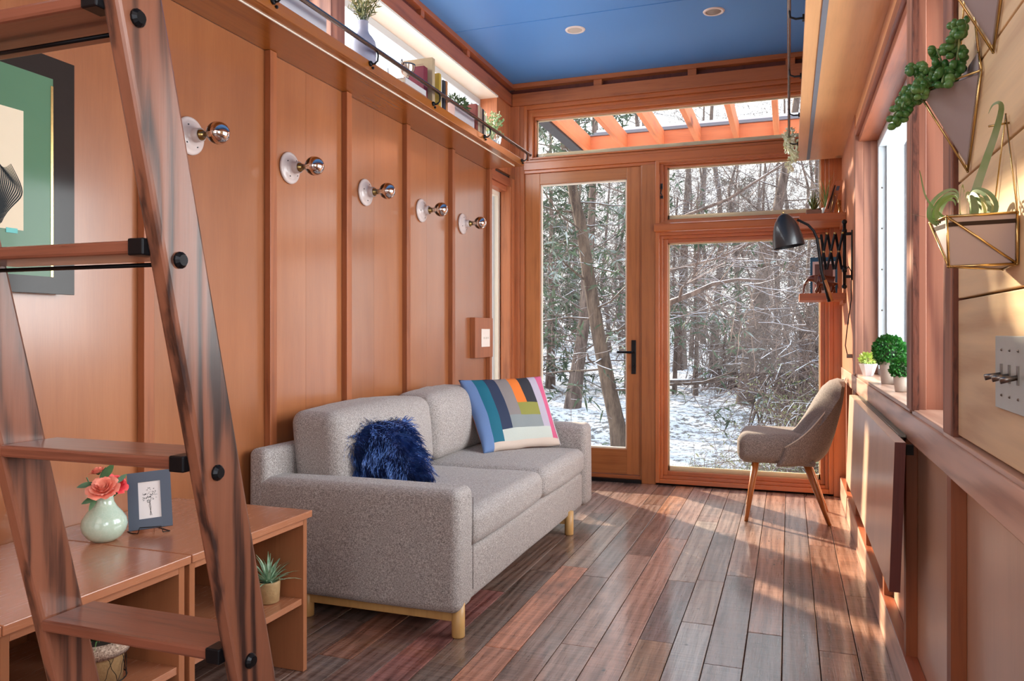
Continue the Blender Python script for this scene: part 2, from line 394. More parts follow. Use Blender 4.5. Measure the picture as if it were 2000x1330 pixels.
M['elephant']=wood('carved_rosewood',(96,40,26),(48,18,14),'Z',.25,across=30,contrast=.9,coat=.5)
M['bluebook']=plain('blue_book',(28,100,140),.5)
M['redpink']=plain('print_red',(210,110,96),.6)
M['galv']=plain('galvanised',(192,196,190),.38,.35,noise_amt=.14,nscale=14)
M['nickel']=plain('toggle_nickel',(132,124,118),.3,1)
M['grille']=plain('grille_metal',(150,148,136),.4,.6,noise_amt=.1)
M['void']=plain('dark_slot',(18,15,14),.9)
M['wire']=plain('black_wire',(20,20,22),.5,.3)
M['cream_out']=plain('outside_sill',(224,204,170),.6)
M['darkfascia']=plain('dark_fascia',(66,64,68),.8,noise_amt=.3,nscale=30)
M['gutter']=plain('gutter_grey',(120,124,134),.5)
def snow_mat(name,scale,thr,mixc):
    m,n,p=NT(name); g=G(n); _,t=g.coords(rand=False)
    f=g.noise(t,scale,6,.72); f2=g.noise(t,.16,3); h=g.math('ADD',g.math('MULTIPLY',f,.75),g.math('MULTIPLY',f2,.25))
    k=g.ramp(h,[(thr,1.),(thr+.035,0.)])
    lit=g.mix(g.noise(t,40,3),lin((92,78,66)),lin((60,56,40)))
    n.links.new(g.mix(g.math('MULTIPLY',k,mixc),lin((232,236,246)),lit),p.inputs['Base Color']); p.inputs['Roughness'].default_value=.8
    n.links.new(g.bump(f,.8,.06),p.inputs['Normal']); return m
M['snow']=snow_mat('snowy_ground',8.,.455,.85)
def bark_mat(name,a,b,snow=.55):
    m,n,p=NT(name); g=G(n); v,t=g.coords((7,7,1.6)); f=g.noise(v,1.6,5,.7)
    c=g.ramp(f,[(.36,lin(a)),(.62,lin(b))]); ge=g.nd('NewGeometry'); s=g.nd('SeparateXYZ'); n.links.new(ge.outputs['Normal'],s.inputs[0])
    q=g.math('MULTIPLY',g.ramp(s.outputs[2],[(snow,0.),(snow+.2,1.)]),g.ramp(g.noise(t,1.1,3),[(.42,0.),(.52,1.)]))
    n.links.new(g.mix(q,c,lin((232,236,246))),p.inputs['Base Color']); p.inputs['Roughness'].default_value=.9
    n.links.new(g.bump(f,.6,.03),p.inputs['Normal']); return m
M['bark']=bark_mat('grey_brown_bark',(72,57,51),(124,107,98))
M['barkgreen']=bark_mat('mossy_bark',(66,52,46),(112,94,80))
M['twig']=bark_mat('twig_bark',(80,66,62),(126,108,100),.72)
M['twigfar']=bark_mat('far_twig_bark',(86,76,74),(126,114,108),.72)
def fol_mat():
    m,n,p=NT('cedar_foliage'); g=G(n); _,t=g.coords(); f=g.noise(t,1.6,4,.7)
    n.links.new(g.ramp(f,[(.34,lin((46,60,46))),(.55,lin((82,98,74))),(.68,lin((176,186,190)))]),p.inputs['Base Color']); p.inputs['Roughness'].default_value=.8; return m
M['cedar']=fol_mat()
M['shrub']=leafmat('shrub_leaf',(100,112,70),(150,150,110),.7,3)
# ============================================================ SETTING
XL=-1.84; XR=.306; YE=5.10
fl=S('floor',sbox(-2.02,.42,-2.6,5.2,-.12,-.013),M['subfloor'])
pal=[(128,98,84),(150,116,98),(112,92,84),(96,76,68),(158,110,80),(120,104,100),(84,62,54),(140,104,92),(132,84,58)]
xb=[.305,.2,.088,-.02,-.13,-.243,-.35,-.46,-.576,-.69,-.80,-.915,-1.03,-1.145,-1.26,-1.375,-1.49,-1.61,-1.73,-1.85]
fixed={0:([3.2,2.2],[(150,112,88),(142,104,78),(128,92,72)]),1:([3.9,2.62],[(150,116,100),(116,84,66),(140,100,72)]),2:([4.1,2.0],[(140,118,110),(106,88,80),(112,92,82)]),
 3:([3.6,2.70],[(150,112,88),(150,116,98),(84,74,70)]),4:([3.3,2.4],[(150,128,116),(112,102,100),(130,122,120)]),5:([4.0,3.2,2.72],[(138,118,108),(128,112,104),(140,124,112),(150,146,142)]),
 6:([4.2,3.16,2.52],[(132,112,102),(156,140,126),(86,80,82),(150,118,88)]),7:([3.8,1.9],[(150,124,112),(166,124,104),(158,120,102)]),8:([4.3,3.46,2.4],[(170,120,84),(110,78,64),(156,124,108),(140,108,92)]),
 9:([4.5,3.1],[(100,74,60),(112,96,88),(118,92,78)]),10:([4.4,3.2,2.3],[(140,112,100),(140,120,104),(176,108,68),(160,98,60)]),11:([4.2,3.1],[(128,108,100),(90,68,54),(86,64,48)]),
 12:([4.0,2.8],[(130,114,106),(98,74,60),(124,50,34)]),13:([3.7,2.6],[(120,100,90),(86,44,30),(90,52,38)])}
rnd=random.Random(3)
for i in range(len(xb)-1):
    x1,x0=xb[i],xb[i+1]
    if i in fixed: js,cs=fixed[i]
    else:
        js=[]; y=4.6-rnd.random()*.8
        while y>1.0: js.append(y); y-=.6+rnd.random()*.9
        cs=[pal[rnd.randrange(9)] if rnd.random()<.4 else pal[rnd.choice((3,6,8,2))] for _ in range(len(js)+1)]
    ys=[5.12]+js+[.3]
    for k in range(len(ys)-1):
        b=sbox(x0+.0012,x1-.0012,ys[k+1]+.0012,ys[k]-.0012,-.018,rnd.uniform(-.0012,.0))
        O('plank',b,M['plank'],fl,bevel=.0016,color=lin([max(20,min(255,(118+(v-112)*1.5)+g_)) for v,g_ in zip(cs[k],(0,4,8))]))
O('floor_behind',sbox(-1.85,.305,-2.5,.297,-.018,0),M['plank'],fl,color=lin((110,84,70)))

ce=S('ceiling',sbox(-2.02,.46,-2.6,5.25,2.745,2.9),M['darkfascia'])
for a,b in ((4.088,5.15),(2.87,4.082),(1.65,2.864),(.43,1.644),(-.79,.424),(-2.5,-.796)): O('ceiling_panel',sbox(-1.87,.33,a,b,2.72,2.744),M['blue'],ce,bevel=.002)

# ---- left wall
wl=S('wall_left',MB().box(-2.02,-1.852,-2.6,4.69,-.1,2.045).box(-2.02,-1.852,4.69,5.2,-.1,.42).box(-2.02,-1.852,4.66,5.2,2.06,2.09),M['darkfascia'])
by=[-1.2,-.6,0,.6,1.21,1.812,2.41,2.941,3.504,4.066,4.655]
pys=[-2.5]+[b+.018 for b in by]
for k in range(len(pys)-1):
    a,b=pys[k],pys[k+1]; cuts=[a,b]
    if k in (7,8,9): cuts=[a,(a+b)/2-.02,b]
    for q in range(len(cuts)-1):
        O('wall_panel',sbox(-1.852,XL,cuts[q]+.0004,cuts[q+1]-.0004,0,2.048),M['panel'],wl)
for b in by: O('batten',sbox(XL,-1.813,b,b+.04,0,2.048),M['batten'],wl,bevel=.0015)
# clerestory band and beams
O('top_beam',sbox(-1.99,-1.818,-2.5,5.12,2.572,2.655),M['cedarY'],wl,bevel=.002)
O('back_board',sbox(-1.99,-1.842,-2.5,5.12,2.656,2.72),M['maroon'],wl)
O('ceiling_rail',sbox(-1.87,-1.805,-2.5,5.12,2.690,2.7195),M['cedarY'],wl,bevel=.0015)
for k in range(12): O('spacer_block',sbox(-1.842,-1.812,5.0-.62*k-.72,5.0-.62*k-.68,2.655,2.690),M['cedarY'],wl)
cw=SE('window_4')
for a,b in ((2.95,4.83),(-2.3,2.84)):
    O('soffit_board',sbox(-1.965,-1.822,a,b,2.560,2.571),M['vinylwarm'],cw)
    O('frame_top',sbox(-1.985,-1.95,a,b,2.52,2.559),M['vinyl'],cw,bevel=.002)
    O('frame_bottom',sbox(-1.985,-1.95,a,b,2.092,2.12),M['vinyl'],cw,bevel=.002)
    O('frame_side',sbox(-1.985,-1.95,a,a+.03,2.12,2.52),M['vinyl'],cw); O('frame_side',sbox(-1.985,-1.95,b-.03,b,2.12,2.52),M['vinyl'],cw)
    O('pane',sbox(-1.972,-1.968,a+.03,b-.03,2.12,2.52),M['glass'],cw)
O('mullion_post',sbox(-1.99,-1.83,2.84,2.95,2.091,2.571),M['redboard'],wl)
O('corner_post',sbox(-1.99,-1.83,4.83,5.12,2.091,2.571),M['cedarZ'],wl,bevel=.002)
O('sill_board',sbox(-1.99,-1.842,-2.5,4.83,2.060,2.090),M['cedarY'],wl)
# left corner window (beside the end wall)
w5=SE('window_5')
O('jamb_board',sbox(-1.90,-1.80,5.045,5.095,.42,2.06),M['cedarZ'],wl,bevel=.002)
O('jamb_board',sbox(-1.872,-1.806,5.015,5.044,.45,2.0),M['cedarZ'],wl,bevel=.002)
O('header_board',sbox(-1.95,-1.815,4.70,5.094,2.0,2.06),M['cedarY'],wl,bevel=.002)
O('header_board',sbox(-1.90,-1.83,4.70,5.04,1.965,1.999),M['cedarY'],wl,bevel=.002)
O('frame_far',sbox(-1.96,-1.885,4.99,5.044,.42,1.99),M['vinylwarm'],w5,bevel=.003)
O('sash_far',sbox(-1.95,-1.91,4.955,4.99,.45,1.96),M['vinyl'],w5,bevel=.003)
O('frame_near',sbox(-1.96,-1.885,4.692,4.74,.42,1.99),M['vinyl'],w5,bevel=.003)
O('frame_top',sbox(-1.96,-1.885,4.74,4.99,1.93,1.98),M['vinylwarm'],w5)
O('frame_bottom',sbox(-1.96,-1.885,4.74,4.99,.42,.46),M['vinyl'],w5)
O('pane',sbox(-1.932,-1.928,4.74,4.955,.46,1.93),M['glass'],w5)

# ---- end wall
we=SE('wall_far')
we2=O('outer_sheathing',MB().box(-2.02,.46,5.19,5.25,2.50,2.745).box(-2.02,.46,5.19,5.25,-.12,.02).box(-2.02,-1.725,5.19,5.25,0,2.5).box(.27,.46,5.19,5.25,0,2.5),M['darkfascia'],we)
O('ceiling_rail',sbox(-1.81,.33,5.075,5.19,2.690,2.7195),M['cedarX'],we,bevel=.0015)
O('back_board',sbox(-1.84,.33,5.13,5.19,2.65,2.690),M['maroon'],we)
for x in (-1.235,-.615,-.02): O('spacer_block',sbox(x,x+.055,5.088,5.13,2.652,2.690),M['cedarX'],we)
O('head_beam',sbox(-1.815,.33,5.085,5.19,2.568,2.652),M['cedarX'],we,bevel=.002)
O('corner_post',sbox(-1.84,-1.765,5.096,5.19,0,2.568),M['cedarZ'],we,bevel=.002)
O('side_casing',sbox(-1.765,-1.735,5.105,5.19,0,2.568),M['cedarZ'],we,bevel=.002)
O('transom_bar',sbox(-1.735,.26,5.098,5.19,2.118,2.172),M['sashX'],we,bevel=.003)
O('head_trim',sbox(-1.735,.26,5.11,5.19,2.098,2.118),M['sashX'],we,bevel=.002)
O('center_post',sbox(-.915,-.823,5.10,5.19,0,2.098),M['doorwood'],we,bevel=.002)
O('right_post',sbox(.255,.33,5.088,5.19,0,2.568),M['sashZ'],we,bevel=.002)
O('door_side_jamb',sbox(-.928,-.915,5.115,5.19,.01,2.098),M['doorwood'],we)
def ring(parent,x0,x1,z0,z1,w,y0,y1,mx,mz,nm,fb=1,ft=1):
    O(nm,sbox(x0,x0+w,y0,y1,z0,z1),mz,parent,bevel=.002); O(nm,sbox(x1-w,x1,y0,y1,z0,z1),mz,parent,bevel=.002)
    O(nm,sbox(x0+w,x1-w,y0,y1,z1-w*ft,z1),mx,parent,bevel=.002); O(nm,sbox(x0+w,x1-w,y0,y1,z0,z0+w*fb),mx,parent,bevel=.002)
def window(n,x0,x1,z0,z1,rings,fb=1,ft=1):
    r=SE(n)
    for (w,y0,nm) in rings:
        ring(r,x0,x1,z0,z1,w,y0,5.19,M['sashX'],M['sashZ'],nm,fb,ft); x0+=w;x1-=w;z0+=w*fb;z1-=w*ft
    O('pane',sbox(x0,x1,5.172,5.176,z0,z1),M['glass'],r)
    O('outside_stop',MB().box(x0,x1,5.18,5.19,z0,z0+.03).box(x0,x1,5.18,5.19,z1-.008,z1).box(x0,x0+.008,5.18,5.19,z0,z1).box(x1-.008,x1,5.18,5.19,z0,z1),M['cream_out'],r)
    return r
w1=window('window_1',-1.735,.255,2.172,2.568,[(.022,5.10,'outer_trim'),(.018,5.125,'frame_trim'),(.02,5.115,'sash_rail'),(.012,5.145,'glazing_bead')],.6,1.26)
w2=window('window_2',-.823,.255,1.70,2.118,[(.026,5.095,'outer_trim'),(.022,5.12,'frame_trim'),(.022,5.145,'sash_rail')],.55,.55)
w3=window('window_3',-.823,.255,.012,1.655,[(.026,5.092,'outer_trim'),(.02,5.118,'frame_trim'),(.026,5.142,'sash_rail')])
O('stool_bar',sbox(-.83,.255,5.06,5.13,1.648,1.705),M['sashX'],we,bevel=.012)
o=O('latch_lever',MB().box(-.789,-.775,5.083,5.095,1.93,1.965).tube([(-.782,5.08,1.93),(-.784,5.065,1.90),(-.776,5.06,1.885)],.0045,6).box(-.789,-.772,5.083,5.095,1.868,1.886),M['blackmetal'],w2)
# door
d1=SE('door_1')
O('stile',sbox(-1.735,-1.625,5.125,5.172,.05,2.098),M['doorwood'],d1,bevel=.002)
O('stile',sbox(-1.018,-.929,5.125,5.172,.05,2.098),M['doorwood'],d1,bevel=.002)
O('top_rail',sbox(-1.625,-1.018,5.125,5.172,2.02,2.098),M['doorwoodX'],d1,bevel=.002)
O('bottom_rail',sbox(-1.625,-1.018,5.125,5.172,.05,.215),M['doorwoodX'],d1,bevel=.002)
ring(d1,-1.625,-1.018,.215,2.02,.011,5.14,5.165,M['vinylwarm'],M['vinylwarm'],'glazing_bead')
O('pane',sbox(-1.614,-1.029,5.150,5.154,.226,2.009),M['glass'],d1)
O('threshold',MB().box(-1.735,-.915,5.09,5.19,0,.022),M['blackmetal'],d1)
O('sill_strip',sbox(-1.735,-.928,5.118,5.19,.022,.045),M['cedarX'],d1,bevel=.002)
h=O('handle_plate',sbox(-.985,-.955,5.115,5.125,.72,.945),M['blackmetal'],d1,bevel=.003)
O('lever',MB().tube([(-.970,5.118,.865),(-.970,5.085,.865),(-1.075,5.082,.865)],.008,8),M['blackmetal'],h)
O('thumb_turn',MB().tube([(-.970,5.116,.775),(-.970,5.10,.775)],.011,10).box(-.974,-.966,5.085,5.10,.762,.788),M['blackmetal'],h)

# ---- right wall
mb=MB()
mb.box(.332,.55,-2.6,5.2,-.1,.78).box(.332,.55,-2.6,5.2,1.93,2.745).box(.332,.55,4.04,5.2,.78,1.93).box(.332,.55,.7,1.79,.78,1.93).box(.332,.55,-2.6,-1.0,.78,1.93)
wr=S('wall_right',mb,M['darkfascia'])
rb=[-1.2,-.6,0,.55,1.12,1.71,2.325,2.84,3.475,4.01,4.62]
ps=[-2.5]+[b+.018 for b in rb]+[5.088]
for k in range(len(ps)-1): O('wainscot_panel',sbox(.325,.332,ps[k]+.0005,ps[k+1]-.0005,0,.716),M['wpanel'],wr)
for b in rb: O('batten',sbox(.297,.325,b,b+.042,.125,.715),M['batten'],wr,bevel=.0015)
O('chair_rail',sbox(.295,.332,-2.5,5.087,.714,.788),M['railY'],wr,bevel=.003)
O('sill_ledge',sbox(.297,.345,-2.5,1.79,.788,.797),M['railY'],wr,bevel=.0015)
zs=[.80,1.062,1.284,1.46,1.66,1.86,2.048]
for k in range(len(zs)-1): O('shiplap_board',sbox(.306,.331,.72,1.69,zs[k]+.002,zs[k+1]-.002),M['shiplap'],wr,bevel=.002)
for k in range(2,6): O('shiplap_board',sbox(.306,.331,-2.5,-1.02,zs[k]+.002,zs[k+1]-.002),M['shiplap'],wr,bevel=.002)
O('post',sbox(.2965,.331,1.703,1.79,.797,2.049),M['redboard'],wr,bevel=.002)
O('post_edge',sbox(.298,.3305,1.692,1.7025,.797,2.049),M['roughZ'],wr)
O('recess_jamb',sbox(.312,.50,2.24,2.262,.797,1.93),M['redboard'],wr,bevel=.0015)
O('recess_sill',sbox(.300,.50,1.79,2.24,.785,.800),M['railY'],wr,bevel=.002)
O('post',sbox(.2965,.331,2.222,2.31,.797,2.049),M['redboard'],wr,bevel=.002)
O('post_edge',sbox(.298,.312,2.207,2.2215,.797,2.049),M['roughZ'],wr)
O('recess_jamb',sbox(.331,.50,1.791,1.80,.8,1.93),M['redboard'],wr)
O('far_jamb',sbox(.3325,.392,4.012,4.04,.80,1.90),M['redboard'],wr,bevel=.002)
O('near_jamb',sbox(.331,.392,2.262,2.30,.80,1.90),M['redboard'],wr)
O('jamb_casing',sbox(.2955,.332,4.012,4.09,.80,1.965),M['redboard'],wr,bevel=.002)
O('wall_board',sbox(.30,.332,4.091,5.087,.789,2.049),M['cedarZ'],wr,bevel=.002)
O('window_stool',sbox(.2985,.42,2.27,4.012,.789,.801),M['railY'],wr,bevel=.002)
O('window_head',sbox(.312,.42,2.27,4.04,1.90,1.928),M['cedarY'],wr,bevel=.002)
O('head_casing',sbox(.296,.331,1.80,4.09,1.928,1.968),M['cedarY'],wr,bevel=.002)
O('upper_board',sbox(.303,.332,1.80,5.087,1.970,2.049),M['shelfR'],wr,bevel=.002)
O('upper_wall',sbox(.310,.332,-2.5,5.087,2.076,2.72),M['cedarY'],wr)
w6=SE('window_6')
for (x0,x1,y0,y1,mt) in ((.392,.425,3.975,4.012,'vinyl'),(.425,.45,3.955,4.012,'vinyl'),(.45,.50,3.985,4.012,'vinyl')): O('frame_far',sbox(x0,x1,y0,y1,.80,1.90),M[mt],w6,bevel=.003)
O('frame_near',sbox(.392,.50,2.30,2.34,.80,1.90),M['vinyl'],w6,bevel=.003)
O('frame_top',sbox(.392,.50,2.34,3.975,1.86,1.90),M['vinyl'],w6,bevel=.003)
O('frame_bottom',sbox(.392,.50,2.34,3.975,.80,.83),M['vinyl'],w6,bevel=.003)
O('meeting_rail',sbox(.43,.46,3.05,3.09,.83,1.86),M['vinyl'],w6,bevel=.003)
O('pane',sbox(.444,.448,3.09,3.96,.83,1.86),M['glass'],w6); O('pane',sbox(.474,.478,2.34,3.05,.83,1.86),M['glass'],w6)
for z in (.93,1.10,1.29,1.48,1.67): O('screw',MB().ball((.408,3.974,z),.004,8,5),M['nickel'],w6)
w7=SE('window_7')
O('frame_top',sbox(.44,.50,1.80,2.24,1.89,1.93),M['vinyl'],w7); O('frame_bottom',sbox(.44,.50,1.80,2.24,.80,.84),M['vinyl'],w7)
O('pane',sbox(.468,.472,1.80,2.24,.84,1.89),M['glass'],w7)
w8=SE('window_8'); ringy=MB().box(.36,.5,-1,-.95,.78,1.93).box(.36,.5,.65,.7,.78,1.93).box(.36,.5,-.95,.65,.78,.84).box(.36,.5,-.95,.65,1.87,1.93)  # assumed window out of view, put in to let light reach the foreground
O('frame',ringy,M['vinyl'],w8); O('pane',sbox(.44,.444,-.95,.65,.84,1.87),M['glass'],w8)
bb=S('baseboard_right',sbox(.290,.302,-2.5,5.087,0,.122),M['railY'],bevel=.002)
O('top_ledge',sbox(.2915,.324,-2.5,5.087,.1225,.127),M['cedarY'],bb,bevel=.001)
# rear wall behind the camera, with an unseen opening added to admit daylight
wn=S('wall_near',MB().box(-2.02,-1.65,-2.6,-2.5,-.1,2.745).box(.15,.55,-2.6,-2.5,-.1,2.745).box(-1.65,.15,-2.6,-2.5,2.3,2.745).box(-1.65,.15,-2.6,-2.5,-.1,.35),M['panel'])
# loft that the ladder climbs to
lf=S('loft_floor',sbox(-1.84,.30,-2.5,.40,2.02,2.045),M['cedarX'])
O('edge_beam',sbox(-1.84,.30,.401,.44,1.93,2.10),M['ladderX'],lf,bevel=.002)

# ---- ceiling lights
for x,y,lb in ((-1.146,4.28,'left of the two round recessed lights in the blue ceiling'),(-.38,4.284,'right of the two round recessed lights in the blue ceiling, with a visible grey baffle')):
    t=T('recessed_light',lb,'light',(x,y,2.72),group='recessed ceiling lights')
    O('trim_ring',MB().lathe([(.040,-.001),(.042,-.006),(.054,-.005),(.057,-.0005)],n=32,capb=False,capt=False),M['lamptrim'],t,smooth=True)
    O('baffle',MB().lathe([(.040,-.004),(.037,-.002),(.034,-.0035)],n=32,capb=False),plain('lamp_baffle',(200,190,180) if x<-1 else (160,150,140),.5),t,smooth=True)
# ============================================================ SHELVES, RAILS
t=T('wall_shelf','long varnished pine shelf running the length of the left wall under the clerestory','shelf',(-1.84,1.8,2.049))
def loc(o,t): 
    for c in ([o] if not isinstance(o,list) else o): c.location=-Vector(t.location)
o=O('shelf_board',sbox(-1.84,-1.6,-1,4.66,2.0492,2.075),M['shelfY'],t,bevel=.0015); loc(o,t)
o=O('front_edge',sbox(-1.6,-1.587,-1,4.665,2.0492,2.090),M['shelfY'],t,bevel=.002,label='slim orange front lip of the shelf'); loc(o,t)
o=O('light_strip',sbox(-1.637,-1.632,-.9,4.62,2.0455,2.0492),M['vinylwarm'],t,label='thin pale light strip let into the underside'); loc(o,t)
t=T('shelf_rail','round steel guard rail on black brackets along the left shelf edge','rail',(-1.58,2.3,2.09))
o=O('rod',MB().tube([(-1.555,-.9,2.128),(-1.555,4.70,2.128)],.0092,12),M['steel'],t,smooth=True); loc(o,t)
o=O('end_cap',MB().ball((-1.555,4.70,2.128),.010),M['blackmetal'],t,smooth=True); loc(o,t)
for y in (.9,1.52,2.12,2.745,3.33,3.985,4.62):
    b=O('bracket',MB().tube([(-1.585,y,2.075),(-1.565,y,2.075),(-1.552,y,2.085),(-1.549,y,2.105),(-1.553,y,2.122)],.004,8).lathe([(.011,-1.5865),(.011,-1.581),(.007,-1.576)],c=(0,y,2.078),n=12,ax='X'),M['blackmetal'],t,smooth=True); loc(b,t)
    c=O('screw',MB().ball((-1.583,y+.018,2.066),.006,8,5),M['blackmetal'],b); 
t=T('overhead_shelf','honey pine overhead shelf with a grey light channel along the right wall','shelf',(.31,1.8,2.05))
o=O('shelf_board',sbox(.05,.309,.9,5.085,2.0505,2.075),M['shelfR'],t,bevel=.002); loc(o,t)
o=O('light_channel',sbox(.101,.119,.95,5.05,2.0465,2.0505),M['gutter'],t,label='grey aluminium light channel on the underside'); loc(o,t)
t=T('overhead_rail','thin steel guard rail with black hooks in front of the overhead shelf','rail',(.03,2.6,2.08))
o=O('rod',MB().tube([(.0,1.0,2.10),(.0,5.03,2.10)],.0065,12),M['steel'],t,smooth=True); loc(o,t)
for y in (1.6,2.2,2.814,3.449,4.066,4.69):
    b=O('bracket',MB().tube([(.048,y,2.066),(.022,y,2.066),(.004,y,2.074),(.0,y,2.105)],.004,8).box(.043,.0495,y-.012,y+.012,2.058,2.075),M['blackmetal'],t,smooth=False); loc(b,t)
# small shelves at the far right
SH={}
for nm,zt,lb in (('u',1.668,'upper of the two small wooden shelves by the end window'),('l',1.218,'lower of the two small wooden shelves, carrying the elephant')):
    t=T('corner_shelf',lb,'shelf',(.30,4.88,zt-.02),group='small shelves by the end window')
    o=O('board',sbox(.056,.2995,4.70,5.05,zt-.040,zt),M['shelfX'],t,bevel=.002); loc(o,t)
    o=O('bracket_cleat',sbox(.285,.2995,4.72,5.03,zt-.058,zt-.0405),M['shelfX'],t); loc(o,t)

# ============================================================ LADDER
t=T('ladder','dark red oak ladder leaning in the left foreground','ladder',(-.88,1.04,0))
bz=[.545,.8175,1.09,1.3625,1.635,1.9075]
def ly(z): return .905-(z-.545)*.2422   # centre line of the stiles
def stile(x0,x1):
    mb=MB(); hw=.0365; z0,z1=0,2.12
    return mb.hexa([(x0,ly(z0)-hw,z0),(x1,ly(z0)-hw,z0),(x1,ly(z0)+hw,z0),(x0,ly(z0)+hw,z0),(x0,ly(z1)-hw,z1),(x1,ly(z1)-hw,z1),(x1,ly(z1)+hw,z1),(x0,ly(z1)+hw,z1)])
o=O('stile',stile(-.731,-.706),M['ladder'],t,bevel=.005); loc(o,t)
o=O('stile',stile(-1.085,-1.060),M['ladder'],t,bevel=.005); loc(o,t)
for k,z in enumerate([.2725]+bz):
    y=ly(z)
    tr=O('tread',sbox(-1.060,-.731,y-.045,y+.05,z+.004,z+.021),M['ladderX'],t,bevel=.004); loc(tr,t)
    for x in (-.704,): 
        b=O('bolt',MB().lathe([(.0105,-.706),(.0105,-.703),(.007,-.699)],c=(0,y-.012,z-.002),n=14,ax='X'),M['bolt'],t); loc(b,t)
    b=O('end_cap',sbox(-.752,-.728,y-.048,y-.02,z+.002,z+.023),M['bolt'],t,bevel=.002,label='black steel end cap'); loc(b,t)
for z in (1.086,1.358):
    o=O('tie_rod',MB().tube([(-1.06,ly(z)+.01,z),(-.731,ly(z)+.01,z)],.0028,8),M['bolt'],t,smooth=True); loc(o,t)

# ============================================================ LEFT FOREGROUND: ART, BENCHES
t=T('framed_artwork','large frameless black-bordered glass picture with cream print hung on the left wall','picture',(-1.84,1.2,1.11))
o=O('glass_border',MB().box(-1.8125,-1.799,.78,1.560,1.098,1.712),M['artblack'],t,bevel=.001); loc(o,t)
o=O('green_mat',sbox(-1.799,-1.7985,.85,1.495,1.142,1.655),M['artglass'],t); loc(o,t)
o=O('gold_strip',MB().box(-1.7985,-1.7972,1.488,1.495,1.142,1.636),M['brass'],t); loc(o,t)
pp=O('print',sbox(-1.7985,-1.7978,.96,1.412,1.252,1.550),M['creampaper'],t); loc(pp,t)
mb=MB()
r2=random.Random(5)
for k in range(34):   # flowing hair drawn in ink
    a=k/33; pts=[]
    for j in range(14):
        u=j/13; y=1.378+.03*math.sin(u*PI*1.3)-a*.17*(.35+.65*math.sin(u*PI*.8+.3)); z=1.412-u*.15-.02*math.sin(u*6+a*9)*(.4+a)
        pts.append((-1.7975,y,z))
    mb.ribbon(pts,[.0016+.0022*math.sin(PI*j/13) for j in range(14)],(1,0,0))
o=O('ink_drawing',mb,M['ink'],pp)
o=O('tape',sbox(-1.7977,-1.7970,1.366,1.396,1.243,1.255),M['tape'],t); loc(o,t)
def bench(y0,y1,label,shelf_z):
    t=T('storage_bench',label,'bench',(-1.6,(y0+y1)/2,0),group='low open storage benches')
    L=[]
    L.append(O('top',sbox(-1.838,-1.330,y0,y1,.452,.472),M['bench'],t,bevel=.002))
    L.append(O('side_panel',sbox(-1.838,-1.345,y1-.024,y1-.006,0,.4515),M['benchZ'],t,bevel=.001))
    L.append(O('side_panel',sbox(-1.838,-1.345,y0+.006,y0+.024,0,.4515),M['benchZ'],t,bevel=.001))
    L.append(O('front_rail',sbox(-1.362,-1.3455,y0+.024,y1-.024,.432,.4515),M['bench'],t,bevel=.001))
    L.append(O('shelf',sbox(-1.82,-1.350,y0+.0245,y1-.0245,shelf_z-.018,shelf_z),M['bench'],t,bevel=.001))
    L.append(O('back_panel',sbox(-1.838,-1.830,y0+.0245,y1-.0245,.01,.4515),M['benchZ'],t))
    for o in L: loc(o,t)
    return t
bench(1.476,1.966,'right-hand low wooden bench with an open cubby, beside the sofa arm',.215)
bl=bench(1.005,1.472,'left-hand low wooden bench with an open cubby, behind the ladder',.215)
t=T('storage_bench','closed-front low wooden bench at the left edge of the picture','bench',(-1.6,.75,0),group='low open storage benches')
for o in (O('top',sbox(-1.838,-1.330,.52,1.003,.452,.472),M['bench'],t,bevel=.002),O('front_panel',sbox(-1.36,-1.345,.53,1.0,0,.4515),M['bench'],t),O('side_panel',sbox(-1.838,-1.36,.53,.548,0,.4515),M['benchZ'],t)): loc(o,t)

# vase, roses
VX_,VY_=-1.630,1.500
t=T('vase','pale celadon crackle-glazed vase with a narrow neck on the bench','vase',(VX_,VY_,.472))
O('body',MB().lathe([(.026,0),(.034,.002),(.05,.014),(.062,.032),(.066,.05),(.062,.068),(.05,.086),(.036,.102),(.0275,.118),(.026,.132),(.0275,.137),(.0235,.137),(.022,.13),(.022,.115)],n=40,capt=False),M['celadon'],t,smooth=True); t.scale=(.82,.82,.84)
def rose(c,r,tilt,mat,label):
    t=T('rose',label,'flower',c,tilt,group='roses in the celadon vase')
    rr=random.Random(int(r*1e5)); bl=MB()
    for ringi,(n,ra,h,op) in enumerate(((3,.22,.62,.1),(4,.40,.66,.3),(5,.60,.62,.6),(6,.80,.52,.95),(6,1.,.38,1.35))):
        for k in range(n):
            a0=2*PI*(k/n)+ringi*.7+rr.uniform(-.1,.1); W=2*PI/n*.72; grid=[]
            mb=bl; N=5; Mq=5; base=len(mb.v)
            for i in range(N+1):
                v=i/N
                for j in range(Mq+1):
                    u=j/Mq*2-1; an=a0+u*W*(.45+.55*math.sin(PI*min(1,v*.9+.12)))
                    rad=r*(.12+ra*(v**.6)*(.75+.25*op)+(.10*op*max(0,v-.7)/.3)); z=r*(h*v*1.5 -.18*op*max(0,v-.75)*2 -.1*u*u*v+.03*math.sin(u*7+k))
                    mb.av((rad*math.cos(an),rad*math.sin(an),z))
            for i in range(N):
                for j in range(Mq):
                    q=base+i*(Mq+1)+j; mb.f.append((q,q+1,q+Mq+2,q+Mq+1))
    O('petals',bl,mat,t,smooth=True)
    O('calyx',MB().lathe([(.1*r,-.25*r),(.35*r,-.02*r),(.5*r,.2*r)],n=10,capt=False),M['roseleaf'],t,smooth=True)
    return t
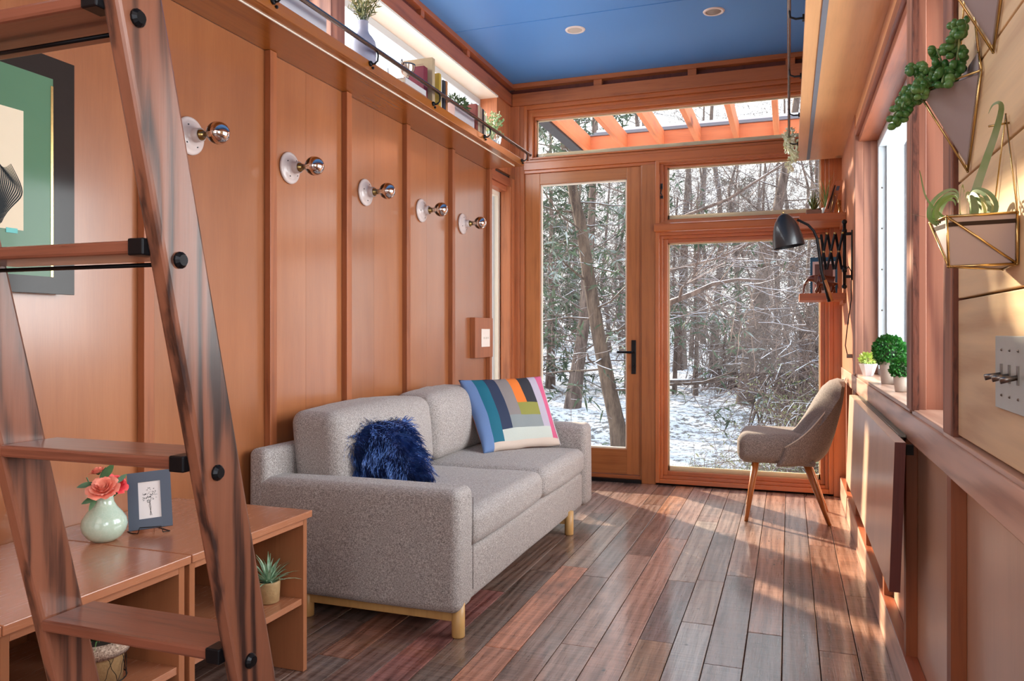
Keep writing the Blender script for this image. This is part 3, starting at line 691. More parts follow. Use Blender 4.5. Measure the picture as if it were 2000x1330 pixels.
def leaf_mb(mb,base,tip,wd,nrm=(0,0,1),sag=0.):
    b=Vector(base); q=Vector(tip); pts=[]; ws=[]
    for k in range(6):
        u=k/5; p=b.lerp(q,u); p.z-=sag*u*u; pts.append(p); ws.append(max(.0006,wd*math.sin(PI*min(1,.08+u*.92))**.8))
    mb.ribbon(pts,ws,nrm); return mb
rose((-1.618,1.488,.600),.030,(.55,.35,0),M['peach'],'large open peach rose at the front of the vase')
rose((-1.634,1.535,.603),.024,(.35,.75,.4),M['coral'],'open coral red rose at the right of the vase')
rose((-1.655,1.505,.640),.0165,(.2,-.25,0),M['peach'],'small closed peach rosebud highest in the vase')
t=T('rose_foliage','green rose leaves and stems standing in the celadon vase','leaves',(VX_,VY_,.508))
t.scale=(.9,.9,.9); mb=MB()
for p in ((-.01,-.018,.10),(.022,.018,.11),(-.036,-.026,.14)): mb.tube([(0,0,0),(p[0]*.3,p[1]*.3,.06),p],.0018,6)
O('stem',mb,M['roseleaf'],t); mb=MB()
for b,q,wd in (((0,-.02,.09),(-.012,-.065,.075),.016),((-.005,-.02,.09),(.004,-.055,.055),.014),((-.02,-.02,.125),(-.035,-.06,.118),.015),((-.01,0,.13),(.012,.022,.175),.022),((-.01,0,.12),(-.005,.01,.165),.02),((.02,.02,.12),(.018,.062,.138),.014),((0,0,.085),(.03,.02,.092),.016),((0,0,.085),(.01,-.03,.09),.016)): leaf_mb(mb,b,q,wd,(1,-.4,.4))
O('leaves',mb,M['roseleaf'],t)
# small framed print on a wire easel
t=T('framed_print','small slate grey frame with a black and white flower-posy print on the bench','picture frame',(-1.578,1.600,.4835),(0,0,0))
t.rotation_euler=(math.radians(-19),math.radians(-4),math.radians(40))
W_,H_=.105,.150
for a in (MB().box(-W_/2,-W_/2+.0255,-.005,.005,0,H_),MB().box(W_/2-.0255,W_/2,-.005,.005,0,H_),MB().box(-W_/2+.0255,W_/2-.0255,-.005,.005,0,.0265),MB().box(-W_/2+.0255,W_/2-.0255,-.005,.005,H_-.0265,H_)): O('frame_side',a,M['slate'],t)
O('print',sbox(-.028,.028,-.002,.002,.0255,H_-.0255),M['paper'],t)
mb=MB(); r3=random.Random(9)
mb.ribbon([(.0,-.0024,.034),(.002,-.0024,.055),(-.001,-.0024,.075)],.0012,(0,1,0)); mb.ribbon([(.004,-.0024,.034),(-.002,-.0024,.06),(.004,-.0024,.08)],.0009,(0,1,0))
for k in range(60):
    a=r3.uniform(0,2*PI); rr=math.sqrt(r3.random())*.019; x=rr*math.cos(a); z=.086+rr*math.sin(a)*1.05; b=r3.uniform(0,2*PI); l=r3.uniform(.002,.005)
    mb.ribbon([(x,-.0024,z),(x+l*.5*math.cos(b),-.0024,z+l*.5*math.sin(b)),(x+l*math.cos(b+.5),-.0024,z+l*math.sin(b+.5))],[.0003,.0011 if k%3 else .0022,.0002],(0,1,0))
O('ink_drawing',mb,M['ink'],t)
t=T('wire_easel','tiny black wire easel holding the slate grey frame','easel',(-1.578,1.600,.472),(0,0,math.radians(38)))
O('wire',MB().tube([(-.06,.03,.001),(-.045,.004,.001),(-.03,-.012,.003),(-.026,-.012,.018),(.026,-.012,.018),(.03,-.012,.003),(.045,.004,.001),(.0,.07,.001),(.0,.045,.09)],.0013,6),M['wire'],t,smooth=True)
# plants in the cubbies
def rosette(n,L,wd,mat,t,rnd_,spread=(.15,1.2),curve=.3,name='leaves',z0=0,droop=.0):
    mb=MB()
    for k in range(n):
        a=k*2.39996+rnd_.uniform(-.2,.2); e=spread[0]+(spread[1]-spread[0])*(k/n)+rnd_.uniform(-.06,.06); l=L*rnd_.uniform(.8,1.1)
        pts=[];ws=[]
        for j in range(6):
            u=j/5; ee=e+curve*u*u; r=l*u*math.sin(ee); z=l*u*math.cos(ee)-droop*u*u*l; pts.append((r*math.cos(a),r*math.sin(a),z0+z)); ws.append(max(.0008,wd*(1-u**1.6)*(.75+.5*u)))
        up=(math.cos(a)*-math.cos(e),math.sin(a)*-math.cos(e),math.sin(e)+.01)
        mb.ribbon(pts,ws,up)
    return O(name,mb,mat,t,smooth=True)
t=T('potted_succulent','spiky pale green succulent in an embossed tan pot in the right bench cubby','plant',(-1.425,1.885,.216))
O('pot',MB().lathe([(.028,0),(.031,.002),(.034,.055),(.0335,.062),(.030,.062),(.029,.052)],n=28,capt=False),M['kraftpot'],t,smooth=True)
O('soil',MB().lathe([(.0295,.05),(.0295,.053)],n=20),M['soil'],t)
rosette(46,.092,.0105,M['succ'],t,random.Random(2),(.1,1.25),.25,z0=.05)
t=T('wire_basket','chicken-wire basket lined with burlap in the left bench cubby','basket',(-1.46,1.325,.216)); t.scale=(.78,.78,.78)
mb=MB(); 
for k in range(10):
    a=2*PI*k/10
    for s_ in (-1,1):
        mb.tube([(.075*math.cos(a+s_*u*.62+ (0.06 if j%2 else 0)),.075*math.sin(a+s_*u*.62+(0.06 if j%2 else 0)),.01+u*.11) for j,u in enumerate([0,.2,.4,.6,.8,1])],.0009,5)
for z in (.01,.12): mb.tube([(.076*math.cos(2*PI*k/24),.076*math.sin(2*PI*k/24),z) for k in range(25)],.0018,6)
O('wire_mesh',mb,M['wire'],t)
O('paper_liner',MB().lathe([(.066,.002),(.072,.118)],n=24,capt=False),M['kraftpot'],t,smooth=True)
O('burlap_cuff',MB().lathe([(.070,.122),(.078,.128),(.088,.108),(.083,.086),(.079,.09)],n=26,capb=False,capt=False),M['burlap'],t,smooth=True)
O('soil',MB().lathe([(.07,.116),(.07,.12)],n=20),M['soil'],t)
rosette(60,.105,.006,M['grass_g'],t,random.Random(4),(.1,1.35),.3,z0=.115)
# ============================================================ SOFA
t=T('sofa','grey tweed two-seat sofa along the left wall','sofa',(-1.4,3.2,0))
def wob(s,a=.004,f=3.):
    return lambda q: q+Vector((noise.noise(q*f+Vector((s,0,0)))*a,noise.noise(q*f+Vector((0,s,0)))*a,noise.noise(q*f+Vector((0,0,s)))*a))
def armfn(q):
    # the arm top is gently crowned
    return q
L=[]
L.append(O('armrest',MB().rbox(-1.815,-1.0,2.285,2.425,.085,.487,.032,5,wob(1)),M['sofa'],t,smooth=True))
L.append(O('armrest',MB().rbox(-1.815,-1.0,3.955,4.095,.085,.512,.032,5,wob(2)),M['sofa'],t,smooth=True))
L.append(O('base',MB().rbox(-1.80,-1.02,2.42,3.96,.085,.262,.02,5,wob(3)),M['sofa'],t,smooth=True))
L.append(O('back_frame',MB().rbox(-1.815,-1.74,2.285,4.095,.12,.585,.025,6,wob(4)),M['sofa'],t,smooth=True))
def seatfn(yc,hw):
    def f(q):
        u=(q.y-yc)/hw; k=max(0,1-u*u); n=noise.noise(q*5)*.004
        top=1 if q.z>.33 else 0
        fx=max(0,min(1,(q.x+1.6)/.6))
        return Vector((q.x+(.012*k if q.x>-1.1 else 0),q.y,q.z+top*(.022*k*(1-.6*fx*fx)+n)))
    return f
L.append(O('seat_cushion',MB().rbox(-1.64,-1.005,2.43,3.235,.262,.392,.045,10,seatfn(2.83,.4)),M['sofa'],t,smooth=True))
L.append(O('seat_cushion',MB().rbox(-1.64,-1.005,3.242,3.952,.262,.392,.045,10,seatfn(3.6,.36)),M['sofa'],t,smooth=True))
def backfn(yc,hw):
    def f(q):
        u=(q.y-yc)/hw; v=(q.z-.40)/.31; k=max(0,1-abs(u)**2.5)*max(0,1-(2*v-1)**2)
        x=q.x-.10*(q.z-.4)-.0
        if q.x>-1.6: x+=.045*k
        wr=noise.noise(Vector((q.y*9,q.z*5,1)))*.006
        return Vector((x+wr,q.y,q.z+.018*max(0,1-u*u)*(v>.5)+noise.noise(Vector((q.y*14,0,3)))*.004*(v>.8)))
    return f
L.append(O('back_cushion',MB().rbox(-1.735,-1.525,2.44,3.245,.40,.70,.05,12,backfn(2.84,.4)),M['sofa'],t,smooth=True))
L.append(O('back_cushion',MB().rbox(-1.735,-1.525,3.252,3.95,.40,.705,.05,12,backfn(3.6,.35)),M['sofa'],t,smooth=True))
for x,y in ((-1.022,2.338),(-1.022,3.70),(-1.60,2.338),(-1.60,3.70)): L.append(O('leg',MB().lathe([(.021,0),(.022,.004),(.022,.115)],c=(x,y,0),n=20),M['beech'],t,smooth=True))
L.append(O('foot_rail',MB().box(-1.6,-1.03,2.325,2.351,.052,.086).box(-1.6,-1.03,3.687,3.713,.052,.086).box(-1.612,-1.59,2.35,3.69,.052,.086),M['beech'],t,bevel=.001))
sm=MB()
for y,zt in ((2.425,.0),(3.955,.0)): pass
sm.tube([(-1.008,2.4295,.13),(-1.008,2.4295,.44)],.0015,5)
L.append(O('seam_line',sm,M['seam'],t))
for o in L: loc(o,t)

def pillow_grid(c00,c10,c11,c01,thick,N=28,pinch=.16,fn=None):
    c00,c10,c11,c01=map(Vector,(c00,c10,c11,c01)); nr=(c10-c00).cross(c01-c00).normalized(); mb=MB(); uv=[]
    ids={}
    for side in (1,-1):
        for i in range(N+1):
            for j in range(N+1):
                u=i/N;v=j/N; e=min(u,1-u,v,1-v)
                if e==0 and side==-1: ids[(side,i,j)]=ids[(1,i,j)]; continue
                us=u+pinch*.35*(u-.5)*-(4*v*(1-v))*abs(2*u-1); vs=v+pinch*.35*(v-.5)*-(4*u*(1-u))*abs(2*v-1)
                p=(c00*(1-us)+c10*us)*(1-vs)+(c01*(1-us)+c11*us)*vs
                h=thick*.5*((4*u*(1-u))**.45)*((4*v*(1-v))**.45)
                p=p+nr*side*h
                if fn: p=fn(p,u,v,side,nr)
                ids[(side,i,j)]=mb.av(p); 
    for side in (1,-1):
        for i in range(N):
            for j in range(N):
                q=(ids[(side,i,j)],ids[(side,i+1,j)],ids[(side,i+1,j+1)],ids[(side,i,j+1)])
                mb.f.append(q if side==1 else q[::-1]); uv.append((side,(i+.5)/N,(j+.5)/N))
    return mb,uv,nr
# patchwork cushion
t=T('patchwork_cushion','square felt cushion of coloured stripes at the far end of the sofa','cushion',(-1.28,3.72,.41))
P0=Vector(t.location)
cc=[(-1.395,3.50,.408),(-1.125,3.905,.405),(-1.262,3.99,.760),(-1.60,3.66,.752)]
mb,uv,nr=pillow_grid(*[Vector(c)-P0 for c in cc],.12,48,.12,lambda p,u,v,s,nr: p+Vector((0,0,noise.noise(p*11)*.004))+nr*noise.noise(p*14)*.004)
me=mb.mesh('patchwork_cushion',M['patch'],True)
ca=me.color_attributes.new('Col','FLOAT_COLOR','CORNER')
def patchcol(s,u,v):
    if s<0: return (204,110,58)
    if u<.115: return (112,142,194)
    if v<.09: return (226,206,192)
    if u<.24 and v>.09: return (0,108,134)
    if u>.895: return (222,98,140)
    if v<.235: return (208,214,206)
    if u<.385: return (38,52,84)
    if u>.80: return (196,184,202)
    if v<.40: return (144,152,154)
    if u<.52: return (146,136,134)
    if v<.56: return (150,148,68)
    if u<.655: return (246,128,42)
    return (44,44,54) if u<.79 else (196,184,202)
for poly,(s_,u,v) in zip(me.polygons,uv):
    c=(*[x*.82 for x in lin(patchcol(s_,u,v))],1)
    for li in poly.loop_indices: ca.data[li].color=c
O('cover',me,None,t)
ed=[]; n_=48
pts=[]
for k in range(0,49): 
    u=k/48; pts.append(Vector(cc[1]).lerp(Vector(cc[2]),u)-P0+Vector((.0,.0,0))-Vector((.0,.012,0))*math.sin(PI*u)*1.0)
O('piping',MB().tube([tuple(p) for p in pts[::4]],.003,6),M['planterwhite'],t,smooth=True)
# blue curly wool pillow
t=T('wool_pillow','shaggy navy blue curly wool pillow at the near end of the sofa','pillow',(-1.45,2.64,.41))
P0=Vector(t.location)
cc=[(-1.575,2.53,.435),(-1.303,2.76,.418),(-1.47,2.84,.64),(-1.655,2.52,.66)]
mb,uv,nr=pillow_grid(*[Vector(c)-P0 for c in cc],.19,24,.05)
me=mb.mesh('pillow_cover',M['furbase'],True); cov=O('pillow_cover',me,None,t)
rf=random.Random(11); fur=MB(); vs=[Vector(v) for v in mb.v]
for k in range(7000):
    fi=rf.randrange(len(mb.f)); f=mb.f[fi]
    a,b=rf.random(),rf.random(); p=(vs[f[0]]*(1-a)+vs[f[1]]*a)*(1-b)+(vs[f[3]]*(1-a)+vs[f[2]]*a)*b
    nf=(vs[f[1]]-vs[f[0]]).cross(vs[f[3]]-vs[f[0]]).normalized()
    cl=noise.noise_vector(p*22); cl2=noise.noise_vector(p*9+Vector((3,1,7)))
    d=(nf*.75+cl*.9+cl2*.9+Vector((0,0,-.35))).normalized(); l=rf.uniform(.025,.055); w=rf.uniform(0,6.28); side=d.orthogonal().normalized(); s2=d.cross(side)
    pts=[p+d*l*u+Vector((0,0,-.018))*u*u+(side*math.cos(w+u*7)+s2*math.sin(w+u*7))*.0042*u for u in (0,.25,.5,.75,1)]
    fur.ribbon(pts,[.0034,.0034,.003,.0022,.0006],tuple(side))
O('wool',fur,M['fur'],t,smooth=True,kind='stuff')

# ============================================================ SCONCES
def sconce(y,z,lb):
    t=T('bulb_sconce',lb,'wall light',(XL,y,z),group='bare bulb sconces on the left wall')
    b=O('porcelain_base',MB().lathe([(.0,.0005),(.060,.0005),(.062,.004),(.061,.009),(.055,.012),(.050,.0125),(.046,.016),(.036,.021),(.024,.024),(.0225,.03),(.0225,.05),(.019,.051),(.018,.04)],n=36,ax='X',capb=False),M['porcelain'],t,smooth=True)
    for a in (.6,2.2,3.9,5.2): O('screw_hole',MB().lathe([(.0032,.0185),(.0032,.0205)],c=(0,.038*math.cos(a),.038*math.sin(a)),n=8,ax='X'),M['ink'],b)
    O('socket',MB().lathe([(.0165,.038),(.0165,.056),(.013,.058),(.012,.066)],n=20,ax='X'),M['brassdull'],t,smooth=True)
    pf=[(.012,.062)]
    R=.037; cx=.118
    for k in range(13):
        a=PI*.90-(PI*.90-PI*.5)*k/12; pf.append((R*math.sin(a),cx+R*math.cos(a)))
    g_=O('glass_bulb',MB().lathe(pf,n=28,ax='X',capb=False,capt=False),M['bulbglass'],t,smooth=True)
    O('mirror_cap',MB().lathe([(R*math.sin(PI*.5*(1-k/10)+.0),cx+R*math.cos(PI*.5*(1-k/10))) for k in range(10)]+[(.0004,cx+R)],n=28,ax='X',capb=False),M['chrome'],t,smooth=True)
    O('filament',MB().tube([(.066,.004,0),(.095,.006,.004),(.105,0,.01),(.095,-.006,.004),(.066,-.004,0)],.0006,4),M['brassdull'],t)
    return t
s0=sconce(2.024,1.637,'')
sl=['nearest bare-bulb sconce, half hidden by the ladder','second bare-bulb sconce, just right of the ladder','third bare-bulb sconce, in the middle of the row of five','fourth bare-bulb sconce, last but one before the corner','farthest bare-bulb sconce, above the white light switch']
for k,y in enumerate((2.024,2.56,3.135,3.715,4.265)):
    c=s0 if k==0 else copy_tree(s0); c.location=(XL,y,1.637+.002*k); c['label']=sl[k]; c.rotation_euler=(.35*k,0,0)
# switch on wooden block
t=T('light_switch','white triple light switch on a wooden block beside the left corner window','switch',(-1.813,4.52,.96))
for o in (O('mounting_block',sbox(-1.84,-1.806,4.388,4.69,.838,1.088),M['batten'],t,bevel=.002),O('cover_plate',sbox(-1.806,-1.801,4.485,4.625,.905,1.018),M['white'],t,bevel=.0015)): loc(o,t)
for y in (4.52,4.555,4.59):
    o=O('toggle',MB().box(-1.801,-1.793,y-.004,y+.004,.955,.968),M['white'],t,bevel=.001); loc(o,t)

# ============================================================ THINGS ON THE LEFT SHELF
ZS=2.0765
def leafball(t,c,R,n,l,wd,mat,seed,stretch=(1,1,1),name='leaves',inner=.55):
    rr=random.Random(seed); mb=MB()
    for k in range(n):
        d=Vector((rr.gauss(0,1),rr.gauss(0,1),rr.gauss(0,1))).normalized(); q=R*rr.uniform(inner,1)
        p=Vector((c[0]+d.x*q*stretch[0],c[1]+d.y*q*stretch[1],c[2]+d.z*q*stretch[2])); e=(d+Vector((rr.uniform(-1,1),rr.uniform(-1,1),rr.uniform(-.6,1)))*.7).normalized()
        L_=l*rr.uniform(.7,1.25); mb.ribbon([p,p+e*L_*.5,p+e*L_],[wd*.3,wd,.0005],tuple(d.orthogonal()+Vector((rr.random(),rr.random(),rr.random()))))
    return O(name,mb,mat,t)
def planter_box(y0,y1,lb,grp,mat,x0=-1.72,x1=-1.63,h=.105):
    t=T('planter_box',lb,'planter',((x0+x1)/2,(y0+y1)/2,ZS),group=grp)
    yc=(y0+y1)/2; hx=(x1-x0)/2; hy=(y1-y0)/2; k=.006
    O('trough',MB().box(-hx,hx,-hy,-hy+k,0,h).box(-hx,hx,hy-k,hy,0,h).box(-hx,-hx+k,-hy+k,hy-k,0,h).box(hx-k,hx,-hy+k,hy-k,0,h).box(-hx+k,hx-k,-hy+k,hy-k,0,.012),M['planterwhite'],t)
    O('soil',sbox(-hx+k,hx-k,-hy+k,hy-k,.012,h-.012),M['soil'],t)
    leafball(t,(0,0,h+.02),1,330,.022,.011,mat,int(y0*100),(hx*.95,hy*.95,.045))
planter_box(2.13,2.50,'long white planter box with dark foliage at the near end of the left shelf','white planter boxes on the left shelf',M['darkgreen'])
planter_box(3.64,3.90,'shorter white planter box with bushy green foliage between the books','white planter boxes on the left shelf',M['darkgreen'],-1.69,-1.61,.10)
t=T('bottle_vase','matte grey bottle vase holding olive-green foliage on the left shelf','vase',(-1.650,2.80,ZS))
O('body',MB().lathe([(.048,0),(.052,.004),(.053,.02),(.053,.10),(.049,.118),(.038,.135),(.026,.148),(.0205,.165),(.020,.196),(.022,.20),(.018,.20),(.017,.19)],n=36,capt=False),M['greyvase'],t,smooth=True)
t2=T('olive_sprigs','olive-green leafy sprigs in the grey bottle vase','leaves',(-1.650,2.80,ZS+.17))
rr=random.Random(8); mb=MB(); ms=MB()
for k in range(26):
    a=rr.uniform(0,6.28); sp=rr.uniform(.02,.085); top=Vector((sp*math.cos(a),sp*math.sin(a),rr.uniform(.08,.17))); ms.tube([(0,0,0),top*.5+Vector((0,0,.02)),top],.0012,4)
    for j in range(9):
        u=.25+.75*j/8; p=top*u+Vector((0,0,.02*math.sin(PI*u))); e=Vector((rr.uniform(-1,1),rr.uniform(-1,1),rr.uniform(.1,1.3))).normalized(); mb.ribbon([p,p+e*.016,p+e*.032],[.002,.0075,.0005],(rr.random(),rr.random(),.2))
O('stem',ms,M['darkgreen'],t2); O('leaves',mb,M['olive'],t2)
t=T('trophy_cup','small tarnished silver two-handled trophy cup on stacked books','cup',(-1.64,3.17,ZS+.052))
O('cup',MB().lathe([(.026,0),(.027,.004),(.016,.012),(.007,.022),(.009,.034),(.022,.044),(.033,.06),(.036,.082),(.0385,.088),(.036,.088),(.033,.07)],n=28,capt=False),M['silver'],t,smooth=True)
for s_ in (-1,1): O('handle',MB().tube([(0,s_*.034,.078),(0,s_*.052,.098),(0,s_*.060,.082),(0,s_*.046,.06),(0,s_*.028,.052)],.0026,7),M['silver'],t,smooth=True)
def book(x0,x1,y0,y1,z0,h,cover,lb,cat='book',grp='books on the left shelf',spine='X',page=(214,200,178)):
    """upright book: thickness along y, spine facing +X"""
    t=T('book',lb,'book',((x0+x1)/2,(y0+y1)/2,z0),group=grp); hx=(x1-x0)/2; hy=(y1-y0)/2; c=.0025
    m=plain('book_cloth',cover,.7,noise_amt=.1,nscale=60)
    O('cover',MB().box(-hx,hx,-hy,-hy+c,0,h).box(-hx,hx,hy-c,hy,0,h).box(hx-c,hx,-hy+c,hy-c,0,h),m,t,bevel=.0008)
    O('pages',sbox(-hx+.004,hx-c-.0002,-hy+c+.0002,hy-c-.0002,.003,h-.004),plain('pages',page,.9),t); return t
def flatbook(y0,y1,z0,h,cover,lb,x0=-1.74,x1=-1.60):
    t=T('book',lb,'book',((x0+x1)/2,(y0+y1)/2,z0),group='books lying flat under the silver cup'); hx=(x1-x0)/2; hy=(y1-y0)/2
    O('cover',MB().box(-hx,hx,-hy,hy,0,.0025).box(-hx,hx,-hy,hy,h-.0025,h).box(hx-.0025,hx,-hy,hy,.0025,h-.0025),plain('book_cloth',cover,.7),t)
    O('pages',sbox(-hx+.004,hx-.0027,-hy+.003,hy-.003,.0026,h-.0026),plain('pages',(214,200,178),.9),t)
flatbook(3.06,3.29,ZS,.026,(150,110,90),'brown book lying flat at the bottom under the silver cup')
flatbook(3.08,3.285,ZS+.0262,.0255,(196,190,188),'pale grey book lying flat directly under the silver cup')
t=book(-1.745,-1.592,3.335,3.365,ZS,.225,(176,152,118),'tall tan cloth book with faint lettering, its front cover facing the room',spine='Y')
mb=MB()
for k,(z,a,b) in enumerate(((.195,-.035,.03),(.18,-.02,.018),(.168,-.03,.03))):
    x=a
    while x<b: mb.box(x,x+.0035,-.0154,-.0151,z,z+.004); x+=.0052
O('lettering',mb,M['stonepot'],t)
book(-1.715,-1.612,3.285,3.325,ZS,.172,(112,30,48),'dark maroon cloth book leaning before the tall tan book')
book(-1.73,-1.61,3.372,3.392,ZS,.215,(62,48,40),'thin very dark book right behind the tall tan one')
book(-1.73,-1.605,3.44,3.462,ZS,.185,(176,142,44),'mustard yellow book in the row right of the maroon book')
book(-1.73,-1.61,3.466,3.482,ZS,.182,(206,196,180),'cream book beside the mustard yellow one')
book(-1.73,-1.61,3.50,3.525,ZS,.170,(40,40,48),'black book in the row before the shorter planter')
book(-1.73,-1.61,3.53,3.552,ZS,.175,(160,104,62),'brown leather book touching the black book')
for k,(c,h,lb) in enumerate((((132,60,50),.17,'dull red book just right of the shorter planter'),((188,168,142),.172,'cream-brown book between the dull red and the dark one'),((168,140,120),.170,'tan book in the right-hand group of books'),((52,44,44),.168,'dark book in the right-hand group of books'),((196,180,160),.14,'short pale book at the right end of the row'))):
    book(-1.73,-1.61,3.925+.031*k,3.925+.031*k+.027,ZS,h,c,lb)
t=T('glass_planter','ribbed glass vase of feathery pale green sprigs farthest along the left shelf','vase',(-1.655,4.28,ZS))
mb=MB(); n_=48; pf=[(.035,0),(.044,.02),(.052,.05),(.056,.08),(.054,.10)]
rings=[]
for r,z in pf: rings.append([mb.av(((r+.0018*(j%2))*math.cos(2*PI*j/n_),(r+.0018*(j%2))*math.sin(2*PI*j/n_),z)) for j in range(n_)])
for k in range(4):
    for j in range(n_): mb.f.append((rings[k][j],rings[k][(j+1)%n_],rings[k+1][(j+1)%n_],rings[k+1][j]))
O('glass_bowl',mb,M['vaseglass'],t,smooth=False); O('pebbles',MB().lathe([(.03,.003),(.042,.03),(.044,.05)],n=20),plain('pale_pebbles',(176,176,186),.7,noise_amt=.3,nscale=120),t)
rr=random.Random(21); mb=MB(); ms=MB()
for k in range(30):
    a=rr.uniform(0,6.28); sp=rr.uniform(.03,.13); top=Vector((abs(sp*math.cos(a))*.7 if math.cos(a)>0 else sp*math.cos(a)*.6,sp*math.sin(a),rr.uniform(.06,.20)-sp*.5)); ms.tube([(0,0,.05),Vector((0,0,.09))+top*.4,Vector((0,0,.06))+top],.0011,4)
    for j in range(16):
        u=.3+.7*j/15; p=Vector((0,0,.06))+top*u+Vector((0,0,.03*math.sin(PI*u))); e=Vector((rr.uniform(-1,1),rr.uniform(-1,1),rr.uniform(-.3,1))).normalized(); mb.ribbon([p,p+e*.008,p+e*.016],[.002,.009,.001],(rr.random(),rr.random(),.2))
O('stem',ms,M['eucal'],t); O('leaves',mb,M['eucal'],t)
# ============================================================ CHAIR
t=T('dining_chair','grey-brown upholstered dining chair with tapered wooden legs by the end window','chair',(0,4.485,0))
yc=4.485; L=[]
L.append(O('seat',MB().rbox(-.262,.12,-.225,.225,.306,.458,.055,6,lambda q: Vector((q.x,q.y*(1-.06*max(0,-q.x/.26)),q.z+(.006 if q.z>.4 else 0)-.0*(q.x)))),M['chairfab'],t,smooth=True))
ZT=((0,.400),(.24,.448),(.40,.49),(.55,.545),(.70,.61),(.87,.69),(1,.752)); XB=((.29,.165),(.345,.195),(.455,.232),(.615,.270),(.76,.287))
def itp(v,tb):
    for (a,b),(c_,d) in zip(tb,tb[1:]):
        if v<=c_: return b+(d-b)*max(0,(v-a)/(c_-a))
    return tb[-1][1]
def shell(off):
    pts=[]; NS=28; NH=12
    for i in range(NS+1):
        s_=-1+2*i/NS; ph=s_*PI/2; c=max(0,math.cos(ph)); row=[]
        zt=itp(c,ZT); zb=.296
        for j in range(NH+1):
            h=j/NH; z=zb+(zt-zb)*h
            xb_=itp(z,XB)
            w=.243-.065*max(0,(z-.42)/.34); D_=.235+.0*z
            if h<.15: sh=.03*(1-h/.15)**2
            else: sh=0
            th=off*(1-.35*h)
            x=xb_-D_*(1-c)-sh*c-th*c-.0*th; y=(w-sh*.6-th)*math.sin(ph)
            row.append((x,y,z))
        pts.append(row)
    return pts
A=shell(0); B=shell(.075); mb=MB(); ia=[[mb.av(p) for p in r] for r in A]; ib=[[mb.av(p) for p in r] for r in B]
for i in range(len(A)-1):
    for j in range(len(A[0])-1):
        mb.f.append((ia[i][j],ia[i+1][j],ia[i+1][j+1],ia[i][j+1])); mb.f.append((ib[i][j],ib[i][j+1],ib[i+1][j+1],ib[i+1][j]))
    mb.f.append((ia[i][-1],ia[i+1][-1],ib[i+1][-1],ib[i][-1])); mb.f.append((ia[i][0],ib[i][0],ib[i+1][0],ia[i+1][0]))
for i in (0,-1):
    for j in range(len(A[0])-1): mb.f.append((ia[i][j],ia[i][j+1],ib[i][j+1],ib[i][j]) if i==0 else (ia[i][j],ib[i][j],ib[i][j+1],ia[i][j+1]))
bk=O('backrest',mb,M['chairfab'],t,smooth=True); sd_=bk.modifiers.new('s','SUBSURF'); sd_.levels=1; sd_.render_levels=1; L.append(bk)
L.append(O('piping',MB().tube([Vector(p)*.93+Vector(q)*.07+Vector((0,0,.001)) for p,q in zip([r[-1] for r in A],[r[-1] for r in B])],.0035,6),M['piping'],t,smooth=True))
FP=[(-.005,.440),(.035,.482),(.078,.548),(.128,.640),(.168,.705),(.205,.738),(.246,.752)]
mb=MB(); NY=16; gi=[]
for k in range(19):
    u=k/18*(len(FP)-1); i=min(int(u),len(FP)-2); f=u-i; fx=FP[i][0]+(FP[i+1][0]-FP[i][0])*f; fz=FP[i][1]+(FP[i+1][1]-FP[i][1])*f; v=k/18
    wd=.205-.055*v; row=[]
    for j in range(NY+1):
        q_=2*j/NY-1; e=abs(q_)**3.2; bx=itp(fz,XB)-.03-.2*(abs(q_)**2.4)*max(0,.6-v); row.append(mb.av((fx+(max(bx,fx)-fx)*e,q_*wd,fz-.03*e*v-.0*e)))
    gi.append(row)
bi=[[mb.av((itp(mb.v[gi[k][j]][2],XB)-.012,mb.v[gi[k][j]][1]*.96,mb.v[gi[k][j]][2]-.01)) for j in range(NY+1)] for k in (18,)]
for k in range(18):
    for j in range(NY): mb.f.append((gi[k][j],gi[k+1][j],gi[k+1][j+1],gi[k][j+1]))
for j in range(NY): mb.f.append((gi[18][j],bi[0][j],bi[0][j+1],gi[18][j+1]))
L.append(O('back_pad',mb,M['chairfab'],t,smooth=True))
L.append(O('underside',MB().rbox(-.06,.13,-.19,.19,.300,.33,.012,3),M['chairfab'],t,smooth=True))
for tp,ft in (((-.165,-.15,.325),(-.214,-.210,0)),((.085,-.14,.31),(.198,-.168,0)),((-.165,.15,.325),(-.226,.20,0)),((.085,.14,.31),(.198,.175,0))):
    L.append(O('leg',MB().tube([ft,Vector(ft).lerp(Vector(tp),.5),tp],[.0105,.0155,.019],16),M['walnutleg'],t,smooth=True))

# ============================================================ RIGHT WALL THINGS
t=T('fold_down_table','fold-down wooden table leaf hanging under the right wall rail','table',(.27,2.9,.36))
o=O('leaf',MB().hexa([(.236,2.152,.348),(.262,2.152,.348),(.262,3.70,.348),(.236,3.70,.348),(.249,2.152,.724),(.275,2.152,.724),(.275,3.70,.724),(.249,3.70,.724)]),M['wpanel'],t,bevel=.002); loc(o,t)
o=O('edge_band',MB().hexa([(.2365,2.1495,.3485),(.2615,2.1495,.3485),(.2615,2.1519,.3485),(.2365,2.1519,.3485),(.2495,2.1495,.7235),(.2745,2.1495,.7235),(.2745,2.1519,.7235),(.2495,2.1519,.7235)]),M['maroon'],t,label='dark end of the table leaf'); loc(o,t)
o=O('notch_block',MB().box(.277,.2945,2.17,2.19,.69,.715).box(.277,.2945,3.64,3.66,.69,.715),M['void'],t); loc(o,t)  # near-black blocks standing in for a dark notch beside the leaf
t=T('slot_grille','narrow grey metal slot grille between the table leaf and the rail','vent',(.285,3.0,.72))
mb=MB().box(.2765,.2945,2.30,3.68,.716,.7185)
o=O('base_strip',mb,M['void'],t); loc(o,t)
mb=MB()
y=2.30
while y<3.68: mb.box(.277,.294,y,y+.006,.7186,.7225); y+=.0125
o=O('slats',mb,M['grille'],t,kind='stuff'); loc(o,t)
